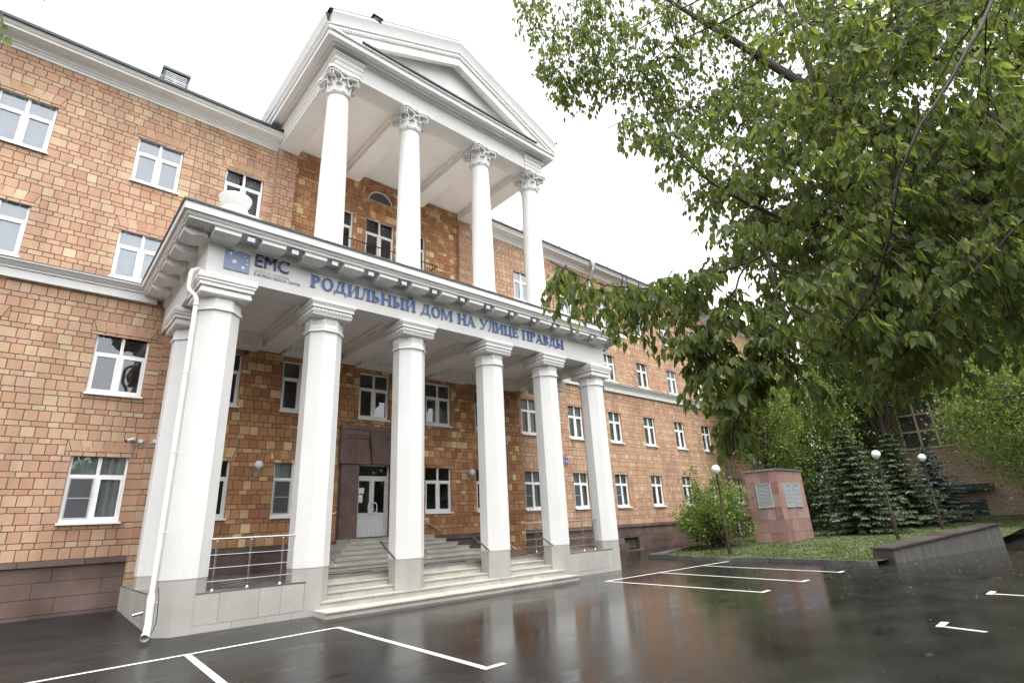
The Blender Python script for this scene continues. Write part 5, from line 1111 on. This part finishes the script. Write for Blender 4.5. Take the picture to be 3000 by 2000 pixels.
for pts, r0, r1 in BOUGHS:
    q = bough(pts); n = len(q); start = q[0]
    if pts[0][0] > 2450 or pts[0][1] < 0:      # join the bough to the trunk
        s_ = top_ if start.z > 6 else crotch.lerp(top_, .5); q = [s_, s_.lerp(start, .5) + Vector((0, 0, .25))] + q
    q2 = [q[0]]
    for a, b_ in zip(q, q[1:]):
        m = max(1, int((b_ - a).length / .22))
        q2 += [a.lerp(b_, i / m) + (Vector((random.gauss(0, .012), random.gauss(0, .012), random.gauss(0, .012))) if i < m else Vector((0, 0, 0))) for i in range(1, m + 1)]
    q = q2
    br_.tube(q, [.72 * random.uniform(.92, 1.1) * (r0 + (r1 - r0) * i / (len(q) - 1)) for i in range(len(q))], 8)
    for a, b_ in zip(q, q[1:]):
        m = max(2, int((b_ - a).length / .08)); BP_ += [a.lerp(b_, i / m) for i in range(m)]
br_.build('bough', M['bark'], MT, 60)
BPA = np.array([p[:] for p in BP_])
# leafy sprays: the crown's mass seen from the forecourt, spread through its depth
POLY = [  # outline in picture space, distance range, sprays
    ([(1500, -60), (1512, 70), (1530, 130), (1570, 175), (1660, 200), (1760, 250), (1830, 250), (1900, 300), (2100, 330), (2250, 200), (2250, -60)], 8.2, 10.6, 235),
    ([(1560, 160), (1600, 265), (1640, 300), (1655, 335), (1720, 300), (1790, 285), (1850, 330), (1930, 330), (2000, 320), (1960, 240), (1750, 180)], 8.4, 10.2, 70),
    ([(1780, 360), (1830, 440), (1900, 470), (1940, 560), (2010, 610), (2060, 690), (2060, 760), (2250, 800), (2500, 700), (2500, 200), (2200, 200), (2000, 310), (1900, 320)], 6.2, 9.8, 265),
    ([(1580, 735), (1600, 850), (1690, 920), (1790, 960), (1860, 970), (1960, 1040), (2000, 1000), (2070, 950), (2090, 780), (2000, 760), (1950, 770), (1890, 800), (1760, 800), (1680, 770), (1620, 735)], 5.2, 6.6, 62),
    ([(2060, 900), (2010, 1030), (2000, 1180), (2040, 1210), (2090, 1140), (2120, 1200), (2100, 1290), (2160, 1340), (2200, 1260), (2220, 1150), (2260, 1090), (2330, 900), (2200, 800)], 4.9, 6.0, 62),
    ([(2250, 800), (2240, 1010), (2330, 1130), (2400, 1180), (2470, 1130), (2560, 1200), (2660, 1100), (2740, 1130), (2800, 1080), (2900, 1040), (3050, 1030), (3050, 700), (2500, 650)], 4.0, 6.8, 175),
    ([(2250, -80), (2150, 300), (2150, 800), (2500, 900), (3080, 900), (3080, -80)], 5.0, 10.5, 660),
    ([(2500, 250), (2400, 800), (2500, 1000), (3080, 1000), (3080, 200)], 4.1, 5.6, 90),
    ([(2350, 0), (2350, 600), (3080, 700), (3080, 0)], 4.4, 8.0, 225),
]
P_, D_, N_s, L_s = [], [], [], []
CAMV = np.array(CAM_POS)
for poly, d0, d1, cnt in POLY:
    xs_ = [p[0] for p in poly]; ys_ = [p[1] for p in poly]; made = 0
    while made < cnt:
        px, py = random.uniform(min(xs_), max(xs_)), random.uniform(min(ys_), max(ys_))
        if not inside(px, py, poly): continue
        made += 1; c = np.array(ray(px, py, random.uniform(d0, d1)))
        near = BPA[np.argmin(((BPA - c) ** 2).sum(1))]; dv = c - near; dist = np.linalg.norm(dv)
        if dist > .8: near = c - dv / dist * .45
        # twig arching out and down
        tip = c + np.array([random.gauss(0, .06), random.gauss(0, .06), -random.uniform(.08, .30)])
        mid = (near + c) / 2 + np.array([0, 0, .06]); twigs.tube([near, mid, c, tip], [.007, .005, .004, .002], 4, cap=False)
        ax = unit((tip - near)[None])[0]
        for s_ in np.linspace(.35, 1.0, random.randint(4, 6)):
            base = (1 - s_) ** 2 * near + 2 * s_ * (1 - s_) * mid + s_ ** 2 * (tip * .7 + c * .3)
            for sd in (-1, 1):      # opposite compound leaves of three to five leaflets
                side = np.cross(ax, [0, 0, 1]); side = side / (np.linalg.norm(side) + 1e-6) * sd
                pet = base + side * random.uniform(.04, .10) + np.array([random.gauss(0, .03), random.gauss(0, .03), random.uniform(-.03, .03)])
                for q in range(random.choice((3, 3, 4, 5))):
                    ang_ = (q - 1) * .9 + random.gauss(0, .35); hd = side * math.cos(ang_) + ax * math.sin(ang_)
                    d = hd * random.uniform(.25, .8) + np.array([0, 0, -random.uniform(.8, 1.7)]) + RNG.normal(0, .16, 3)
                    P_.append(pet + hd * random.uniform(.0, .035)); D_.append(d); N_s.append(np.array([random.gauss(0, .7), random.gauss(0, .7), .7]) + hd * .8); L_s.append(min(.17, random.lognormvariate(math.log(.092), .28)) * (.9 if d0 > 7 else 1))
L_s = np.array(L_s)
leaf_object('crown', P_, D_, N_s, L_s, L_s * RNG.uniform(.40, .56, len(L_s)), M['leaf'], MT)
twigs.build('twigs', M['twig'], MT)
print('maple leaves', len(L_s))
# twig of another tree reaching in at the upper left
LT = thing('leafy_twig', (-3.7, -14.2, 6.2), 'few blurred green leaves hanging in at the upper left corner', 'twig')
tw = MB(); q = bough([(-160, -120, 3.6), (-60, 10, 3.6), (0, 35, 3.6), (12, 75, 3.6)]); tw.tube(q, [.006, .005, .003, .002], 5); q2 = bough([(-160, -120, 3.6), (60, -60, 3.7), (128, -25, 3.7)]); tw.tube(q2, [.006, .003, .002], 5); tw.build('stem', M['twig'], LT)
lp = [((0, 40), (8, 62)), ((3, 58), (10, 82)), ((8, 76), (30, 100)), ((6, 95), (2, 125)), ((16, 108), (38, 148)), ((-12, 70), (-20, 110)), ((132, -26), (134, 10)), ((120, -30), (112, -2)), ((-30, 30), (-10, 50))]
P_ = [np.array(ray(*a, 3.6)) for a, b_ in lp]; D_ = [np.array(ray(*b_, 3.58)) - np.array(ray(*a, 3.6)) for a, b_ in lp]; Lq = np.array([np.linalg.norm(d) for d in D_])
leaf_object('leaves', P_, D_, [-np.array(fwd) + RNG.normal(0, .3, 3) for _ in lp], Lq, Lq * .5, M['leaf_light'], LT)

# --- free standing trees
def tree(name, x, y, h, zc, rx, rz, n_cl, per, lsize, mat, label, trunk_r=.16, lean=(0, 0), group='deciduous trees round the yard', seed=1, parts=True):
    rg = np.random.default_rng(seed); z0 = lawn_z(x, y) if x > 19.5 and y > -14 else ground_z(y)
    r = thing(name, (x, y, z0), label, 'tree', group); top = Vector((x + lean[0], y + lean[1], zc + rz * .4)); mb = MB()
    mb.tube([Vector((x, y, z0 - .2)), Vector((x + lean[0] * .3, y + lean[1] * .3, z0 + (zc - z0) * .5)), top], [trunk_r, trunk_r * .7, .04], 10)
    d = unit(rg.normal(0, 1, (n_cl, 3))); rad_ = rg.uniform(.35, 1.0, (n_cl, 1)) ** .6; lump = 1 + .22 * np.sin(d[:, :1] * 5 + seed) * np.cos(d[:, 2:] * 4 + seed * 2)
    C = np.array([x + lean[0], y + lean[1], zc]) + d * rad_ * lump * np.array([rx, rx, rz])
    for i in range(min(n_cl, 34)):
        c = Vector(C[i]); s_ = .25 + .6 * rg.random(); b0 = Vector((x, y, z0)).lerp(top, min(.95, s_)); mb.tube([b0, b0.lerp(c, .5) + Vector((0, 0, .25)), c], [trunk_r * .3, trunk_r * .16, .015], 6)
    mb.build('trunk', M['bark'], r, 60)
    P = (C[:, None] + rg.normal(0, 1, (n_cl, per, 3)) * np.array([rx * .13, rx * .13, rz * .09])).reshape(-1, 3); n = len(P)
    D = rg.normal(0, .7, (n, 3)) + np.array([0, 0, -.5]); N = rg.normal(0, .5, (n, 3)) + np.array([0, 0, 1]); L = rg.uniform(.7, 1.3, n) * lsize
    leaf_object('crown', P, D, N, L, L * .55, mat, r, simple=True)
    return r
tree('deciduous_tree', 33.5, -2.9, 9, 7.6, 2.6, 4.2, 230, 44, .20, M['leaf_light'], 'light green tree between the right wing and the pink kiosk', .16, (0, -.2), seed=3)
tree('deciduous_tree', 40.0, -3.2, 9, 7.5, 3.4, 4.6, 260, 44, .22, M['leaf_light'], 'light green tree with dark trunk right behind the pink kiosk', .2, (-.3, -.2), seed=5)
tree('deciduous_tree', 47.0, -4.0, 10, 10.5, 3.9, 7.0, 340, 44, .24, M['leaf_mid'], 'tall mid green tree in the corner where the right wing meets the brick building', .22, seed=8)
tree('deciduous_tree', 45.0, -7.0, 10, 13.5, 4.4, 5.0, 260, 44, .25, M['leaf_mid'], 'tall mid green tree rising behind the dark spruces', .22, seed=9)
tree('deciduous_tree', 46.5, -14.3, 12, 11.5, 4.2, 6.5, 330, 44, .25, M['leaf_light'], 'tall pale green tree beside the gridded window of the brick building', .2, seed=21)
tree('deciduous_tree', 39.5, -16.6, 9, 6.2, 4.2, 4.2, 330, 44, .19, M['leaf_light'], 'pale green leaning tree in front of the brick building at the right edge', .2, (-.6, 1.2), seed=12)
tree('deciduous_tree', 44.5, -18.5, 9, 9.5, 4.6, 7.0, 260, 44, .22, M['leaf_mid'], 'broad green tree by the brick building at the far right', .22, seed=14)
tree('dark_shrub_tree', 37.6, -4.4, 5, 2.6, 1.7, 2.6, 150, 44, .17, M['leaf_dark'], 'dark bushy tree in the gap between the pink kiosk and the spruces', .09, seed=17)
tree('dark_shrub_tree', 42.0, -5.4, 5, 3.2, 2.2, 3.2, 170, 44, .19, M['leaf_dark'], 'dark bushy tree behind the gap beside the first spruce', .1, seed=18)
for i, (x, y) in enumerate(((-26, -27), (-19, -29), (-11, -28), (-4, -30), (4, -29), (12, -31), (20, -29), (28, -28), (36, -26))):
    tree('yard_tree', x, y, 12, 5.2, 4.8, 4.6, 130, 34, .6, M['leaf_mid'], 'dark tree across the car park behind the viewer, seen only mirrored in the windows', .25, group='trees across the car park', seed=30 + i)
# spruces
def spruce(x, y, h, R, mat, label, seed):
    rg = np.random.default_rng(seed); z0 = lawn_z(x, y); r = thing('spruce_tree', (x, y, z0), label, 'spruce', 'dark spruces on the lawn'); mb = MB(); mb.tube([(x, y, z0 - .2), (x, y, z0 + h)], [.14, .02], 8)
    P, D, N, L = [], [], [], []; z = .25
    while z < h - .1:
        rr = R * (1 - z / h) ** .85 * rg.uniform(.86, 1.1) + .06; nb = int(7 + 9 * (1 - z / h)); a0 = rg.uniform(0, 7)
        for b_ in range(nb):
            a = a0 + 2 * PI * b_ / nb + rg.normal(0, .14); ln = rr * rg.uniform(.78, 1.12); dr = np.array([math.cos(a), math.sin(a), 0]); sd = np.array([-math.sin(a), math.cos(a), 0])
            if b_ % 3 == 0: mb.tube([(x, y, z0 + z), tuple(np.array([x, y, z0 + z - .10 * ln]) + dr * ln * .6), tuple(np.array([x, y, z0 + z - .12 * ln]) + dr * ln * .95)], [.022, .013, .006], 4, cap=False)
            k = max(4, int(ln / .09))
            for i in range(k):
                t_ = (i + .6) / k; p = np.array([x, y, z0 + z]) + dr * ln * t_; p[2] += -.30 * ln * t_ * (1 - t_ * .55)
                for s_ in (-1, 1, 0):
                    wd = .34 * (1 - t_ * .7) + .10
                    P.append(p + rg.normal(0, .02, 3)); D.append(dr * (.55 if s_ else .9) + sd * s_ * rg.uniform(.5, .95) + np.array([0, 0, rg.uniform(-.55, -.05)])); N.append(np.array([0, 0, 1]) + rg.normal(0, .35, 3)); L.append(wd * rg.uniform(.75, 1.2))
        z += .24 + .10 * rg.random()
    L = np.array(L); mb.build('trunk', M['bark'], r, 60); leaf_object('needles', P, D, N, L, L * .30, mat, r, simple=True)
spruce(32.2, -8.0, 6.2, 2.6, M['needle'], 'dark green spruce nearest the pink kiosk', 51); spruce(37.4, -8.9, 5.6, 2.7, M['needle'], 'dark green spruce in the middle of the row', 52); spruce(41.5, -9.8, 4.8, 2.7, M['needle_blue'], 'bluish spruce at the right end of the row', 53)
# lilac shrub
SB = thing('lilac_shrub', (24.6, -3.6, 0), 'round green lilac shrub with pale blossoms before the right wing', 'shrub'); rg = np.random.default_rng(77); mb = MB(); C = []
for i in range(46):
    a = rg.uniform(0, 2 * PI); rr = rg.uniform(.2, 1) ** .6; hh = rg.uniform(.9, 4.15) * (1 - .35 * rr * rr); tipp = np.array([24.6 + 2.0 * rr * math.cos(a), -3.6 + 1.8 * rr * math.sin(a), hh]); b0 = np.array([24.6 + rg.normal(0, .22), -3.6 + rg.normal(0, .22), -.15]); mid = (b0 + tipp) / 2 + np.array([0, 0, .35])
    mb.tube([b0, mid, tipp], [.03, .02, .008], 5)
    for s_ in (.55, .7, .8, .9, 1.0): C.append((1 - s_) ** 2 * b0 + 2 * s_ * (1 - s_) * mid + s_ ** 2 * tipp + rg.normal(0, .1, 3))
mb.build('stems', M['bark'], SB, 60); C = np.array(C); P = (C[:, None] + rg.normal(0, .19, (len(C), 44, 3))).reshape(-1, 3); P[:, 2] = np.maximum(P[:, 2], .05); n = len(P); L = rg.uniform(.08, .17, n)
leaf_object('leaves', P, rg.normal(0, .8, (n, 3)) + np.array([0, 0, -.2]), rg.normal(0, .5, (n, 3)) + np.array([0, 0, 1]), L, L * .62, M['leaf_light'], SB, simple=True)
tips = C[4::5]; tips = tips[tips[:, 2] > 1.6][:22]
for tp_ in tips:
    k = 46; q = tp_ + np.array([0, 0, .1]) + rg.normal(0, 1, (k, 3)) * np.array([.045, .045, .09]); leaf_object('blossom', q, rg.normal(0, 1, (k, 3)), rg.normal(0, 1, (k, 3)), .045, .04, M['blossom'], SB, simple=True)
# grass
rg = np.random.default_rng(5); pts = []
while len(pts) < 26000:
    x = 18.4 + 26 * rg.random() ** 1.6; y = rg.uniform(-14.5, -1.6)
    if inside(x, y, LAWN) and math.sin(x * 2.1) * math.sin(y * 2.6 + x) + rg.normal(0, .6) > -.5 and not (KX0 < x < KX1 and KY0 < y < KY1): pts.append((x, y, lawn_z(x, y) - .005))
n = len(pts); L = rg.uniform(.035, .10, n)
tag(leaf_object('grass', pts, rg.normal(0, .5, (n, 3)) + np.array([0, 0, .8]), rg.normal(0, 1, (n, 3)), L, L * .35, M['grass'], None, simple=True), 'short rough grass and clover growing on the lawn', 'grass', kind='stuff')
# fallen seeds and petals
pts = []
while len(pts) < 900:
    x, y = rg.uniform(4, 26), rg.uniform(-17.5, -8.5)
    if rg.random() < .15: x, y = rg.uniform(-4, 20), rg.uniform(-15, -5.8)
    if rg.random() < min(1, .08 + max(0, (x - 8)) / 14) and not inside(x, y, LAWN) and not (3.3 < x < 11.9 and y > -5.8): pts.append((x, y, ground_z(y) + .006))
n = len(pts); L = rg.uniform(.022, .06, n)
D = rg.normal(0, 1, (n, 3)); D[:, 2] *= .05
tag(leaf_object('fallen_seeds', pts, D, rg.normal(0, .15, (n, 3)) + np.array([0, 0, 1]), L, L * .4, M['petal'], None, simple=True), 'small pale fallen seeds and petals scattered on the wet asphalt', 'fallen seeds', kind='stuff')
